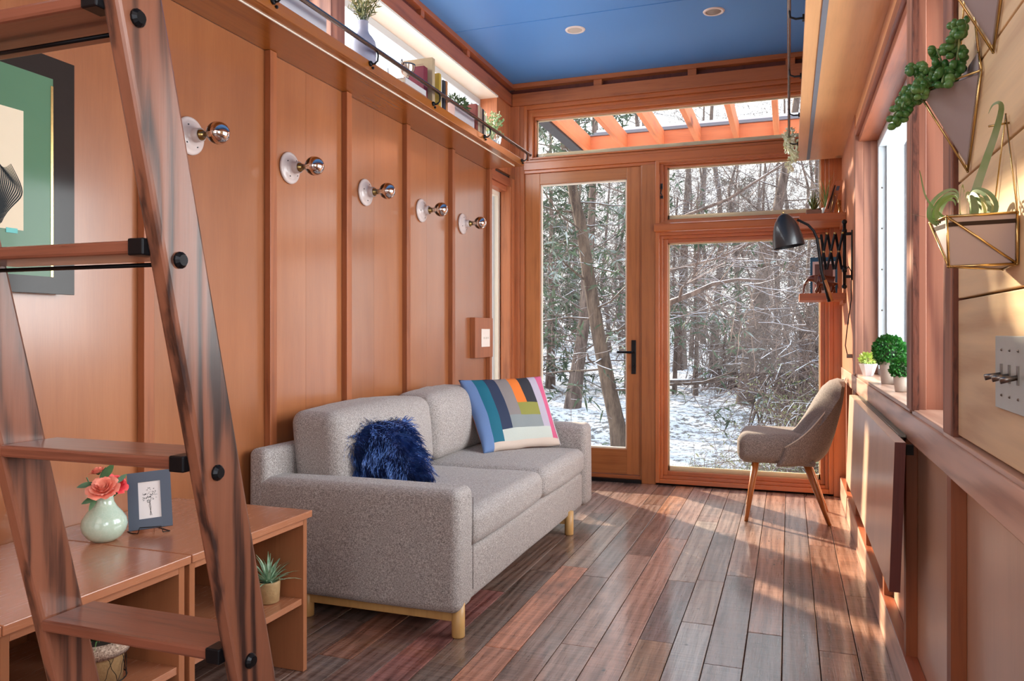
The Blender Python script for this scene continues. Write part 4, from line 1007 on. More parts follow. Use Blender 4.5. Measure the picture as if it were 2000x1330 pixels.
o=O('edge_strip',MB().box(.2755,.278,2.30,3.68,.716,.725).box(.2925,.2945,2.30,3.68,.716,.725),M['grille'],t); loc(o,t)
# pots on the window stool
def pot(t,r0,r1,h,mat,sq=0):
    prof=[(r0*.96,0),(r0,.003),(r1,h*.96),(r1,h),(r1-.005,h),(r1-.006,h*.85)]
    O('pot',MB().lathe(prof,n=6 if sq else 30,capt=False),mat,t,smooth=not sq); O('soil',MB().lathe([(r1-.006,h*.8),(r1-.006,h*.87)],n=6 if sq else 20),M['soil'],t)
t=T('potted_topiary','larger boxwood ball in a tall cast pot on the right window sill','plant',(.362,3.28,.8015),group='potted plants on the right window sill')
pot(t,.029,.036,.085,M['concrete']); leafball(t,(0,0,.125),.058,1500,.011,.010,M['box_g'],1,inner=.8); O('core',MB().ball((0,0,.125),.045,16,10),M['darkgreen'],t,smooth=True)
t=T('potted_topiary','smaller boxwood ball in a small cast pot nearest on the right window sill','plant',(.352,2.86,.8015),group='potted plants on the right window sill')
pot(t,.020,.026,.052,M['concrete']); leafball(t,(0,0,.074),.034,800,.009,.009,M['box_g'],2,inner=.8); O('core',MB().ball((0,0,.074),.026,14,8),M['darkgreen'],t,smooth=True)
t=T('potted_succulent','small faceted white pot of yellow-green leaves farthest on the right window sill','plant',(.335,3.82,.8015),group='potted plants on the right window sill')
pot(t,.022,.038,.055,M['planterwhite'],1); leafball(t,(0,0,.075),.036,420,.013,.008,M['lime'],3,(1,1,.8),inner=.4)
# toggle plate
t=T('light_switch','galvanised triple toggle switch plate on the pale boards at the right edge','switch',(.306,1.30,.937))
o=O('cover_plate',sbox(.3015,.3058,1.215,1.386,.884,.994),M['galv'],t,bevel=.001); loc(o,t)
for y in (1.346,1.301,1.256):
    o=O('toggle_slot',sbox(.2995,.3014,y-.004,y+.004,.925,.952),M['nickel'],t); loc(o,t)
    o=O('toggle',MB().tube([(.3000,y,.936),(.279,y+.001,.931)],[.0035,.0048],10),M['nickel'],t,smooth=True); loc(o,t)
    for z in (.905,.973): 
        o=O('screw',MB().ball((.3012,y,z),.0022,6,4),M['nickel'],t); loc(o,t)
# ---- scissor lamp
t=T('scissor_lamp','black wall lamp on an accordion arm with a bell shade, by the end window','lamp',(.29,4.24,1.24))
L=[]
L.append(O('wall_rod',MB().tube([(.263,4.24,1.235),(.263,4.24,1.545)],.0085,12).ball((.263,4.24,1.553),.013,10,7).ball((.263,4.24,1.228),.013,10,7).lathe([(.012,1.50),(.012,1.515)],c=(.263,4.24,0),n=12).lathe([(.012,1.30),(.012,1.33)],c=(.263,4.24,0),n=12),M['blackmetal'],t,smooth=True))
L.append(O('wall_bracket',MB().box(.266,.2995,4.233,4.247,1.485,1.50).box(.266,.2995,4.233,4.247,1.27,1.285).box(.294,.2997,4.225,4.255,1.26,1.51),M['blackmetal'],t,bevel=.001))
mb=MB(); xs=[.255,.218,.181,.150]
for k in range(3):
    a,b=xs[k],xs[k+1]; dy=.004*(k%2*2-1)
    mb.tube([(a,4.236,1.495),(b,4.236,1.315)],.0072,6); mb.tube([(a-.004,4.247,1.315),(b+.004,4.247,1.495)],.0072,6)
L.append(O('accordion_arm',mb,M['blackmetal'],t)); mb=MB()
for x in xs:
    for z in (1.495,1.315,1.405): mb.lathe([(.0072,4.229),(.0072,4.232)],c=(z,x,0) if False else (x,0,z),n=10,ax='Y')
L.append(O('rivet',MB().ball((.236,4.23,1.405),.006,8,5).ball((.2,4.23,1.405),.006,8,5).ball((.165,4.23,1.405),.006,8,5).ball((.255,4.23,1.497),.007,8,5).ball((.218,4.23,1.497),.007,8,5).ball((.181,4.23,1.497),.007,8,5),M['brassdull'],t,smooth=True))
L.append(O('lamp_arm',MB().tube([(.193,4.235,1.152),(.157,4.235,1.30),(.142,4.235,1.42),(.134,4.235,1.475),(.118,4.235,1.515),(.092,4.235,1.545),(.04,4.235,1.575)],[.0095,.0085,.0075,.007,.0065,.0065,.0065],12),M['blackmetal'],t,smooth=True))
L.append(O('arm_grip',MB().tube([(.205,4.228,1.155),(.172,4.228,1.262)],.0075,12),M['walnutleg'],t,smooth=True,label='light wooden grip'))
for o in L: loc(o,t)
sh=O('lamp_shade',MB().lathe([(.078,0),(.0785,.003),(.074,.05),(.064,.095),(.048,.135),(.028,.163),(.010,.174),(.0,.175)],n=40,capb=False,capt=False),M['lampblack'],t,smooth=True)
sh.modifiers.new('s','SOLIDIFY').thickness=.0015; sh.location=Vector((.0,4.24,1.437))-Vector(t.location); sh.rotation_euler=(0,math.radians(-9),0)
O('finial',MB().lathe([(.004,.174),(.0035,.184),(.001,.188)],n=10),M['brass'],sh,smooth=True)
O('bulb',MB().ball((0,0,.05),.028,14,10),M['white'],sh,smooth=True)
t=T('lamp_cord','thin grey lamp cord hanging from the accordion lamp down the right wall','cord',(.29,4.24,1.3))
o=O('cable',MB().tube([(.262,4.232,1.305),(.28,4.21,1.325),(.292,4.20,1.30),(.293,4.22,1.16),(.276,4.24,1.02),(.268,4.25,.93),(.277,4.25,.885),(.294,4.25,.88)],.0026,8),M['blackmetal'],t,smooth=True); loc(o,t)
o=O('cord_clip',sbox(.274,.2995,4.24,4.262,.868,.888),M['steel'],t,bevel=.001); loc(o,t)
# ---- corner shelf things
zu=1.6685; zl=1.2185
t=T('potted_aloe','small dark aloe in a low stone pot on the upper corner shelf','plant',(.135,4.82,zu))
O('pot',MB().box(-.043,.043,-.03,.03,0,.036),M['stonepot'],t,bevel=.005); O('soil',sbox(-.037,.037,-.025,.025,.0362,.038),M['soil'],t)
mb=MB(); rr=random.Random(3)
for k in range(17):
    a=k*2.4; e=.12+.055*k; l=.115*(1-.02*k); pts=[];rs=[]
    for j in range(5):
        u=j/4; r=l*u*math.sin(e*(1-.25*u)); pts.append((r*math.cos(a)*.8,r*math.sin(a)*.7,.035+l*u*math.cos(e))); rs.append(max(.0007,.006*(1-u**1.5)))
    mb.tube(pts,rs,6)
O('leaves',mb,M['aloe'],t,smooth=True)
t=T('potted_grass','wispy grass-like plant in a tall glass pot behind the aloe','plant',(.205,4.93,zu))
O('pot',MB().lathe([(.022,0),(.025,.06),(.024,.062),(.022,.05)],n=20,capt=False),M['vinyl'],t,smooth=True)
rosette(40,.20,.0036,M['grass_g'],t,random.Random(6),(.05,.7),.25,z0=.055)
t=T('framed_keepsake','tilted wooden frame on a tiny brass stand on the upper corner shelf','picture frame',(.185,4.76,zu+.0025),(0,math.radians(17),math.radians(62)))
t.rotation_euler=(0,0,0)
def slab(x0,x1,z0,z1,y0,y1,lean): return [(x0+lean*z0,y0,z0),(x1+lean*z0,y0,z0),(x1+lean*z0,y1,z0),(x0+lean*z0,y1,z0),(x0+lean*z1,y0,z1),(x1+lean*z1,y0,z1),(x1+lean*z1,y1,z1),(x0+lean*z1,y1,z1)]
O('frame_side',MB().hexa(slab(0,.008,0,.19,-.06,.045,.29)),M['shelfX'],t,bevel=.001)
O('backing',MB().hexa(slab(.0085,.048,.0,.175,-.058,-.052,.29)),M['cedarZ'],t,bevel=.001)
O('slot',MB().hexa(slab(.012,.018,.02,.15,-.0595,-.0585,.29)),M['void'],t); O('plate',MB().hexa(slab(.026,.042,.12,.145,-.0595,-.0585,.29)),M['slate'],t)
O('stand',MB().tube([(.055,-.062,.105),(.035,-.062,.0)],.0025,6).tube([(.055,-.062,.105),(.10,-.02,.0)],.0025,6).tube([(.055,-.062,.105),(.08,.03,.0)],.0025,6),M['brass'],t,smooth=True)
t=T('tealight_holder','tiny brass candle holder right of the tilted frame','candle holder',(.272,4.82,zu))
O('holder',MB().lathe([(.012,0),(.013,.004),(.004,.012),(.0045,.05),(.009,.058),(.009,.085),(.007,.085)],n=16),M['brass'],t,smooth=True)
t=T('picture_book','blue-bordered picture card standing behind the wooden elephant','card',(.195,4.97,zl))
for o in (O('card',sbox(-.075,.075,0,.006,0,.225),M['bluebook'],t),O('print',sbox(-.062,.062,-.0012,0,.012,.20),M['paper'],t),O('picture',sbox(-.05,.05,-.0022,-.0012,.028,.184),M['elephant'],t),O('red_figure',MB().prism([(-.048,-.003,.03),(-.03,-.003,.03),(-.028,-.003,.055),(-.036,-.003,.075),(-.047,-.003,.06)],(0,.0006,0)),M['redpink'],t)): pass
# elephant
t=T('elephant_figurine','carved dark reddish wooden elephant on the lower corner shelf','figurine',(.175,4.84,zl))
V=[];E_=[];R_=[]
def jt(p,r,par=None):
    V.append(p);R_.append(r)
    if par is not None: E_.append((par,len(V)-1))
    return len(V)-1
b0=jt((.035,0,.078),.034); b1=jt((.0,0,.082),.032,b0); b2=jt((.068,0,.070),.024,b0); n0=jt((-.032,0,.090),.024,b1); hd=jt((-.055,0,.094),.020,n0)
tr_=jt((-.075,0,.082),.010,hd); tr2=jt((-.088,0,.058),.0075,tr_); tr3=jt((-.094,0,.030),.006,tr2); tr4=jt((-.096,0,.006),.005,tr3)
for sy in (-1,1):
    a=jt((-.012,sy*.018,.05),.013,b1); b=jt((-.016+sy*.008,sy*.019,.024),.0105,a); jt((-.016+sy*.012,sy*.019,.004),.012,b)
    a=jt((.058,sy*.018,.045),.014,b2); b=jt((.060+sy*.008,sy*.019,.022),.0105,a); jt((.062+sy*.010,sy*.019,.004),.012,b)
tl=jt((.088,0,.06),.003,b2); jt((.092,0,.03),.002,tl)
me=D.meshes.new('elephant_body'); me.from_pydata(V,E_,[]); me.materials.append(M['elephant']); eb=D.objects.new('body',me); COL.objects.link(eb); eb.parent=t
sk=eb.modifiers.new('skin','SKIN'); sk.use_smooth_shade=True
for i,r in enumerate(R_): me.skin_vertices[0].data[i].radius=(r,r)
me.skin_vertices[0].data[0].use_root=True
eb.modifiers.new('sub','SUBSURF').render_levels=2
for sy in (-1,1):
    O('ear',MB().prism([(-.040,sy*.022,.108),(-.018,sy*.030,.106),(-.014,sy*.031,.08),(-.024,sy*.030,.062),(-.038,sy*.024,.074)],(0,sy*.003,0)),M['elephant'],t)
    O('tusk',MB().tube([(-.066,sy*.008,.078),(-.076,sy*.010,.066),(-.086,sy*.010,.064)],[.0028,.002,.0008],6),M['creampaper'],t,smooth=True)
# ---- trailing white blossom on the overhead shelf rail
t=T('trailing_blossom','trailing white-flowered vine hanging beside the overhead shelf rail','plant',(.015,4.80,2.14))
mb=MB(); ms=MB(); rr=random.Random(12)
for s_ in range(4):
    y=-.15+.09*s_; x=.0+.008*s_; ln=(.10,.22,.20,.12)[s_]; pts=[(x+.02,y,.01)]
    for k in range(1,9): pts.append((x-.008+rr.uniform(-.026,.016),y+rr.uniform(-.02,.02),.01-ln*k/8))
    ms.tube(pts,.0012,4)
    for p in pts[1:]:
        for q in range(18):
            e=Vector((rr.uniform(-1,1),rr.uniform(-1,1),rr.uniform(-1,1))).normalized(); b=Vector(p)+e*.008; mb.ribbon([b,b+e*.009,b+e*.017],[.004,.013,.004],(rr.random(),rr.random(),.3))
O('vine',ms,M['eucal'],t); O('blossoms',mb,M['bloomwhite'],t)
# ============================================================ WALL PLANTERS
def edges(t,prs,r=.0019,nm='gold_wire'):
    mb=MB()
    for a,b in prs: mb.tube([a,b],r,8); mb.ball(a,r*1.3,6,4); mb.ball(b,r*1.3,6,4)
    return O(nm,mb,M['brass'],t,smooth=True)
def wedge(y,z,lb):
    t=T('wall_planter',lb,'planter',(.3045,y,z),group='gold wire wall planters')
    N=(-.003,-.103,0); Fp=(-.083,-.004,0); Fr=(-.003,.103,0); B=(-.003,0,-.149)
    k=.90
    def sh(p): c=Vector((-.022,0,-.03)); return c+(Vector(p)-c)*k
    n_,f_,r_,b_=map(sh,(N,Fp,Fr,B))
    mb=MB(); up=Vector((0,0,.004))
    for q in ((n_,f_,b_),(f_,r_,b_)):
        nn=(q[1]-q[0]).cross(q[2]-q[0]).normalized()*.0035; mb.prism([tuple(p) for p in q],tuple(-nn))
    O('pot_wall',mb,M['mauve'],t,bevel=.001)
    O('back_plate',MB().prism([(-.002,n_.y,0),(-.002,-.088,.034),(-.002,.088,.034),(-.002,r_.y,0),(-.002,0,b_.z)],(-.004,0,0)),M['mauve'],t,bevel=.001)
    edges(t,((N,Fp),(Fp,Fr),(N,B),(Fp,B),(Fr,B),(N,(-.003,-.085,.036)),((-.003,-.085,.036),(-.003,0,.24)),(Fr,(-.003,.085,.036)),((-.003,.085,.036),(-.003,0,.24))),.0019)
    O('soil',MB().prism([tuple(n_*.93),tuple(f_*.93),tuple(r_*.93)],(0,0,-.01)),M['soil'],t)
    return t
t=wedge(1.583,1.436,'middle wedge-shaped wall planter, overflowing with bead-like green succulent')
rr=random.Random(17); mb=MB(); ms=MB()
stems=[((-.03,-.02,0),(-.03,-.07,.05),(-.035,-.10,.075)),((-.04,0,0),(-.05,-.03,.045),(-.06,-.05,.06)),((-.05,0,0),(-.085,.0,.03),(-.105,.01,-.01)),((-.05,.02,0),(-.09,.04,.02),(-.12,.05,-.03)),((-.03,.03,0),(-.06,.06,.04),(-.10,.09,.02)),((-.04,-.03,0),(-.05,-.055,.02),(-.055,-.07,-.005)),((-.06,-.01,.0),(-.085,-.03,.012),(-.09,-.05,-.02)),((-.05,.01,0),(-.075,.02,.05),(-.09,.02,.055)),((-.02,.0,0),(-.03,-.045,.07),(-.03,-.075,.095)),((-.06,.02,0),(-.10,.0,.0),(-.118,.01,-.045))]
for sm_ in stems:
    a,b,c=map(Vector,sm_); ms.tube([a,b,c],.0018,6)
    for k in range(26):
        u=.15+.85*k/25; p=a*(1-u)**2+b*2*u*(1-u)+c*u*u; d=Vector((rr.gauss(0,1),rr.gauss(0,1),rr.gauss(0,1))).normalized(); q=p+d*.012
        r=rr.uniform(.0055,.0078); mb.ball(tuple(q),(r,r,r*1.25) if rr.random()<.5 else (r*1.2,r,r),7,5)
O('stem',ms,M['eucal'],t,smooth=True); O('bead_leaves',mb,M['jade'],t,smooth=True,kind='stuff')
wedge(1.399,1.587,'uppermost wedge-shaped wall planter, cut off by the top of the picture')
t=T('wall_planter','lowest wall planter, a faceted mauve trough in gold wire holding a curly air plant','planter',(.3045,1.32,1.095),group='gold wire wall planters')
P0=Vector(t.location)
q=lambda *p: tuple(Vector(p)-P0)
P2,P1,Lp,Fa=q(.3025,1.266,1.168),q(.213,1.256,1.165),q(.211,1.385,1.173),q(.3025,1.41,1.170)
P3,P4,Bf=q(.3025,1.268,1.096),q(.217,1.266,1.094),q(.3025,1.345,1.094)
cen=(Vector(P2)+Vector(P1)+Vector(Lp)+Vector(Fa)+Vector(P3)+Vector(P4)+Vector(Bf))/7
shk=lambda p: cen+Vector(((p[0]-cen.x)*.955,(p[1]-cen.y)*.975,(p[2]-cen.z)*.985))
mb=MB()
for fc in ((P2,P1,P4,P3),(P1,Lp,P4),(Lp,Fa,Bf,P4),(P3,P4,Bf),(Fa,P2,P3,Bf)):
    f=[shk(p) for p in fc]; nn=(f[1]-f[0]).cross(f[2]-f[0]).normalized(); c=sum(f,Vector())/len(f)
    if nn.dot(c-cen)<0: nn=-nn
    mb.prism([tuple(p) for p in f],tuple(nn*-.003))
O('pot_wall',mb,M['mauve'],t,bevel=.0008)
O('soil',MB().prism([tuple(shk(p)+Vector((0,0,-.008))) for p in (P2,P1,Lp,Fa)],(0,0,-.006)),M['soil'],t)
hk=q(.302,1.326,1.322)
edges(t,((P2,P1),(P1,Lp),(Lp,Fa),(P2,P3),(P1,P4),(P3,P4),(Lp,P4),(P4,Bf),(P1,P3),(Fa,Bf),(P3,Bf)))
edges(t,((P2,hk),(Fa,hk)),.0011,'hanging_wire')
O('nail',MB().tube([q(.306,1.323,1.308),q(.278,1.318,1.304)],.0016,8),M['brass'],t,smooth=True)
t=T('air_plant','curly silvery-green air plant with one long leaf hooked upward, in the lowest wall planter','plant',(.26,1.32,1.165))
P0=Vector(t.location); mb=MB()
def bl(pts,ws,nrm): mb.ribbon([tuple(Vector(p)-P0) for p in pts],ws,nrm)
def smooth_(pts,n=24):
    out=[]; L=len(pts)-1
    for k in range(n+1):
        u=k/n*L; i=min(int(u),L-1); f=u-i; p=[Vector(pts[max(0,min(L,i+d))]) for d in (-1,0,1,2)]
        out.append(.5*((2*p[1])+(-p[0]+p[2])*f+(2*p[0]-5*p[1]+4*p[2]-p[3])*f*f+(-p[0]+3*p[1]-3*p[2]+p[3])*f**3))
    return out
def taper(n,w,p=1.2): return [max(.0006,w*(1-(k/n)**p)) for k in range(n+1)]
bl(smooth_([(.262,1.33,1.168),(.262,1.325,1.205),(.272,1.318,1.245),(.284,1.305,1.290),(.287,1.285,1.318),(.283,1.277,1.327),(.276,1.283,1.326),(.272,1.290,1.316)]),taper(24,.0125,1.6),(-.3,-1,.2))
bl(smooth_([(.25,1.35,1.166),(.225,1.345,1.175),(.20,1.34,1.205),(.19,1.33,1.24),(.187,1.32,1.246)]),taper(24,.005),(-.2,-1,0))
bl(smooth_([(.24,1.34,1.166),(.21,1.33,1.172),(.175,1.32,1.180),(.165,1.318,1.184)]),taper(24,.003),(0,-.4,1))
for k in range(15):   # broad curled leaves
    a=k*2.2; R=.020+.011*((k*7)%5)/5; cx=.248+.022*math.cos(a); cy=1.33+.028*math.sin(a); pts=[]
    for j in range(20):
        u=j/19; th=a+.3+u*4.4; rr_=R*(1-.45*u); pts.append((cx+rr_*math.cos(a)*(math.sin(u*4.6)),cy+rr_*math.sin(a)*math.sin(u*4.6),1.163+R*1.5*(1-math.cos(u*4.2))*.62))
    bl(pts,[.0062*(1-(j/19)**2.2)+.001 for j in range(20)],(math.sin(a),-math.cos(a),.2))
O('leaves',mb,M['tilland'],t,smooth=True)
# ============================================================ OUTSIDE
def gz(x,y):
    s=lambda a,b,v: (lambda t: t*t*(3-2*t))(max(0,min(1,(v-a)/(b-a))))
    z=-.85+.05*max(0,y-13)+.06*max(0,-x-5)*s(10,20,y)
    z-=.30*s(7.6,8.6,y)*(1-s(9.6,10.8,y))*s(-6,-2,x)   # shallow creek bed
    z+=.35*noise.noise(Vector((x*.22,y*.22,0)))+.08*noise.noise(Vector((x*1.1,y*1.1,4)))
    if y<6.5: z=min(z,-.55)
    return z
mb=MB(); xs=[];x=-34.
while x<24: xs.append(x); x+=.32 if -7<x<3 else .9
ys=[];y=5.3
while y<70: ys.append(y); y+=.24 if y<16 else (.5 if y<28 else 1.6)
for y in ys:
    for x in xs: mb.av((x,y,gz(x,y)))
nx=len(xs)
for j in range(len(ys)-1):
    for i in range(nx-1): a=j*nx+i; mb.f.append((a,a+1,a+nx+1,a+nx))
S('ground',mb,M['snow'],smooth=True)
S('ground_under_house',MB().poly([(-34,-14,-.62),(24,-14,-.62),(24,5.35,-.62),(-34,5.35,-.62)]),M['snow'])
S('trim_1',MB().box(-1.9,.5,5.251,5.40,-.16,-.05),M['cream_out'],bevel=.003)
# pergola over the end of the house
t=T('pergola','orange cedar rafters of the pergola seen through the high transom window','pergola',(-.8,6.2,2.65))
def PX(o): loc(o,t)
for k,x in enumerate((-1.722,-1.382,-1.05,-.73,-.405,-.078,.25)):
    PX(O('rafter',sbox(x-.042,x,5.26,6.985,2.655,2.80),M['pergola'],t,bevel=.003))
PX(O('header',sbox(-1.77,.45,6.985,7.03,2.55,2.80),M['pergolaX'],t,bevel=.003))
PX(O('roof_edge_flashing',MB().box(-1.80,.45,6.97,7.06,2.801,2.815).box(-1.70,.45,7.031,7.07,2.815,2.845),M['gutter'],t,bevel=.002))
PX(O('snow_strip',MB().rbox(-1.68,.45,7.03,7.07,2.84,2.868,.01,4),plain('snow_on_gutter',(232,236,246),.7),t,smooth=True))
PX(O('outer_beam',sbox(-1.862,-1.766,5.26,7.1,2.64,2.80),M['darkfascia'],t,bevel=.004))
# ---- trees
def branchy(mt,mw,p,d,l,r,depth,rr,up=.12,kids=5,mf=None,gn=.35):
    n=5 if depth>1 else 4; pts=[p.copy()]; q=p.copy(); dd=d.copy()
    for k in range(n):
        dd=(dd+Vector((rr.gauss(0,1),rr.gauss(0,1),rr.gauss(0,1)))*gn*.38+Vector((0,0,up*.3))).normalized(); q=q+dd*l/n; pts.append(q.copy())
    rs=[max(.0035,r*(1-.72*k/n)) for k in range(n+1)]
    (mt if depth>=2 else mw).tube(pts,rs,5 if depth>=2 else 3,cap=False)
    if depth<=0: 
        if mf is not None: mf.append((pts[0],pts[-1],pts[len(pts)//2]))
        return
    for k in range(kids):
        u=.2+.8*(k+rr.random())/kids; i=min(int(u*n),n-1); f=u*n-i; b=pts[i].lerp(pts[i+1],f)
        ax=(pts[i+1]-pts[i]).normalized(); s=ax.orthogonal().normalized(); s.rotate(Matrix.Rotation(rr.uniform(0,6.28),3,ax)); nd_=(ax*rr.uniform(.3,.9)+s).normalized()
        branchy(mt,mw,b,nd_,l*rr.uniform(.38,.62),max(.004,rs[i]*.55),depth-1,rr,up,kids,mf,gn)
def sprays(fol,rr,n,l,wd,droop=.4):
    mb=MB()
    for a,b,c in fol:
        for k in range(n):
            p=a.lerp(b,rr.random()); d=Vector((rr.gauss(0,1),rr.gauss(0,1),rr.gauss(0,.6)-droop)).normalized(); L_=l*rr.uniform(.5,1.3); mb.ribbon([p,p+d*L_*.5,p+d*L_+Vector((0,0,-.1*L_))],[wd*.5,wd,wd*.2],(rr.gauss(0,1),rr.gauss(0,1),rr.gauss(0,1)))
    return mb
def tree(name,label,path,r0,r1,seed,nb=14,bl=2.2,depth=2,kids=5,fol=None,bark='bark',group=None,b0=.25,up=.1,elev=(-.1,.5),twig='twig',base=None):
    rr=random.Random(seed); P=[Vector(p) for p in path]; root=base or P[0]; 
    t=T(name,label,'tree',tuple(root),group=group); P=[p-Vector(root) for p in P]
    L=len(P); tm=MB(); rs=[r0+(r1-r0)*k/(L-1) for k in range(L)]; rs[0]*=1.25; tm.tube(P,rs,12,cap=False); O('trunk',tm,M[bark],t,smooth=True)
    mt=MB(); mw=MB(); fl=[] if fol else None
    for k in range(nb):
        u=b0+(1-b0)*(k+rr.random()*.8)/nb; x=u*(L-1); i=min(int(x),L-2); p=P[i].lerp(P[i+1],x-i); a=k*2.4+rr.uniform(-.4,.4); e=rr.uniform(*elev)
        d=Vector((math.cos(a)*math.cos(e),math.sin(a)*math.cos(e),math.sin(e))); branchy(mt,mw,p,d,bl*(1.15-.75*(u-b0)/(1-b0))*rr.uniform(.7,1.1),rs[i]*.17,depth,rr,up,kids,fl)
    if mt.v: O('branches',mt,M[bark],t,smooth=True)
    O('twigs',mw,M[twig],t,kind='stuff')
    if fol: O('foliage',sprays(fl,rr,*fol),M['cedar'],t,kind='stuff')
    return t
tree('cedar_tree','large leaning cedar right behind the glass door, mossy at its base',[(-2.54,12.4,-1.0),(-2.62,12.4,-.5),(-2.75,12.4,.07),(-2.937,12.4,.98),(-3.09,12.4,1.9),(-3.22,12.4,2.75),(-3.37,12.4,3.4),(-3.55,12.4,4.4),(-3.6,12.4,6.),(-3.5,12.4,8.)],.145,.05,31,26,2.3,2,5,(9,.15,.03),'barkgreen',b0=.22,elev=(-.25,.35))
tree('bare_tree','dark upright tree left of the leaning cedar, seen through the door',[(-4.38,16,-.9),(-4.234,16,.22),(-4.1,16,1.09),(-3.99,16,2.17),(-3.9,16,4),(-3.8,16,7)],.17,.05,33,16,2.6,2,6)
tree('bare_tree','stout grey tree in the middle of the large end window',[(-.92,17.5,-1.0),(-.88,17.5,-.4),(-.79,17.5,.42),(-.654,17.5,1.53),(-.507,17.5,2.4),(-.216,17.5,3.7),(0,17.5,4.8),(.3,17.5,7)],.21,.06,35,20,3.0,2,6,b0=.2)
tree('bare_tree','pair-like dark trunk at the left side of the large end window',[(-3.4,26,-.6),(-3.37,26,.8),(-3.3,26,2.5),(-3.2,26,5),(-3,26,8)],.22,.06,37,16,3.6,2,6)
for k,(px,Y,r,h,lb) in enumerate(((-2.75,20.,.055,5,'slim sapling left in the large end window, nearest the left frame'),(-2.28,20.5,.06,5.5,'slim sapling second from the left in the large end window'),(-.62,20.,.075,6,'slender dark trunk just right of the stout grey tree'),(-.35,24.,.12,7,'trunk further right and farther back than the slender dark one'),(.35,15.5,.05,4.5,'thin sapling behind the chair back'),(-3.75,19.,.09,6,'narrow trunk between the two door trees'))):
    g_=gz(px,Y); tree('young_tree',lb,[(px,Y,g_-.1),(px+.04,Y,g_+h*.3),(px-.03,Y,g_+h*.6),(px+.08,Y,g_+h)],r,.02,50+k,14,1.8,2,5)
tree('bare_tree','tree almost wholly hidden behind the post between door and large end window',[(-1.97,11,-1.1),(-1.95,11,.5),(-1.93,11,2.),(-1.9,11,4.5),(-1.8,11,7)],.11,.04,39,12,1.6,1,5,b0=.35)
# reaching branches
t=T('overhanging_branch','snow-topped branch reaching in from the left across the large end window','branch',(-1.6,7.6,1.2))
rr=random.Random(4); mt=MB(); mw=MB(); P0=Vector(t.location)
for pts,r in (([(-1.95,11.0,.6),(-1.3,8.6,1.1),(-1.066,7.5,1.284),(-.873,7.5,1.354),(-.675,7.5,1.448),(-.453,7.5,1.486),(-.2,7.5,1.47)],.040),([(-.98,7.5,1.32),(-.96,7.5,1.42),(-.86,7.5,1.50)],.018)):
    P=[Vector(p)-P0 for p in pts]; mt.tube(P,[r*(1-.75*k/(len(P)-1)) for k in range(len(P))],8)
    for k in range(9): 
        p=P[-1].lerp(P[len(P)//2],rr.random()); branchy(mt,mw,p,Vector((rr.uniform(.2,1),rr.uniform(-.5,.5),rr.uniform(-.7,.7))).normalized(),rr.uniform(.4,.9),.007,1,rr,0,4)
O('limb',mt,M['bark'],t,smooth=True); O('twigs',mw,M['twig'],t,kind='stuff')
t=T('overhanging_branch','thin frosted branch crossing the top of the large end window','branch',(-1.4,9,1.7))
mt=MB(); mw=MB(); P0=Vector(t.location)
for pts,r in (([(-1.93,11.0,1.4),(-1.55,9.8,1.62),(-1.279,9,1.711),(-.765,9,1.824),(-.326,9,2.009),(.1,9,2.103),(.6,9,2.1)],.024),([(-1.93,11.0,1.9),(-1.5,9.8,2.15),(-1.1,9,2.33),(-.65,9,2.48),(-.22,9,2.74),(.1,9,2.94),(.5,9,3.3)],.026)):
    P=[Vector(p)-P0 for p in pts]; mt.tube(P,[r*(1-.75*k/(len(P)-1)) for k in range(len(P))],8)
    for k in range(12):
        p=P[rr.randrange(1,len(P))]; branchy(mt,mw,p,Vector((rr.uniform(0,1),rr.uniform(-.6,.6),rr.uniform(-.8,.8))).normalized(),rr.uniform(.4,1.1),.007,1,rr,0,4)
O('limb',mt,M['bark'],t,smooth=True); O('twigs',mw,M['twig'],t,kind='stuff')
# background woods: five bare prototypes, two evergreens, copied
protos=[]
for k in range(4):
    rr=random.Random(70+k); h=rr.uniform(8,10.5); pth=[(0,0,-.3)]+[(rr.uniform(-.3,.3),rr.uniform(-.3,.3),h*j/6) for j in range(1,7)]
    protos.append(tree('bare_tree','tall bare grey-brown tree in the snowy woods far behind the windows',pth,rr.uniform(.09,.16),.03,80+k,24,3.2,3,4,None,'bark','bare trees in the woods behind',.12,.12,(-.1,.7),'twigfar',(0,0,0)))
for k in range(2):
    pth=[(0,0,-.3),(.05,0,2),(0,.05,5),(0,0,9)]
    protos.append(tree('cedar_tree','dusky green cedar standing among the bare trees of the woods','x' and pth,.14,.03,90+k,34,2.3,1,6,(16,.26,.055),'bark','cedars in the woods behind',.06,.0,(-.3,.3),'twigfar',(0,0,0)))
rr=random.Random(1234); spots=[]
for k in range(2000):
    Y=rr.uniform(17,52) ; X=rr.uniform(-.62*Y-2,.16*Y+2.)
    # keep the sun's path to the end wall open
    t_=(Y-5.1)/.678; sx_=-.8-.735*t_
    if abs(X-sx_)<5 and Y<24: continue
    if Y<20 and -4.5<X<1: continue
    if any((X-a)**2+(Y-b)**2<(1.7+.03*Y)**2 for a,b in spots): continue
    spots.append((X,Y))
    if len(spots)>=120: break
used=set()
for k,(X,Y) in enumerate(spots):
    pi=rr.choice((0,1,2,3,0,1,2,3,4,5)); p=protos[pi]
    c=p if pi not in used else copy_tree(p); used.add(pi)
    c.location=(X,Y,gz(X,Y)); c.rotation_euler=(0,0,rr.uniform(0,6.28)); s_=rr.uniform(.75,1.15); c.scale=(s_,s_,s_)
    az=X/Y; zone='outside beyond the left side window' if az<-.36 else ('behind the glass door' if az<-.19 else ('behind the left half of the large end window' if az<-.06 else 'behind the right half of the large end window'))
    kind_='dusky green cedar' if pi>3 else 'bare grey-brown tree'; near='in the nearer woods' if Y<30 else 'in the far woods'
    c['label']=f'{kind_} {near} {zone}'; c['group']=c['group'].split(' in the')[0]+f' {near} {zone}'
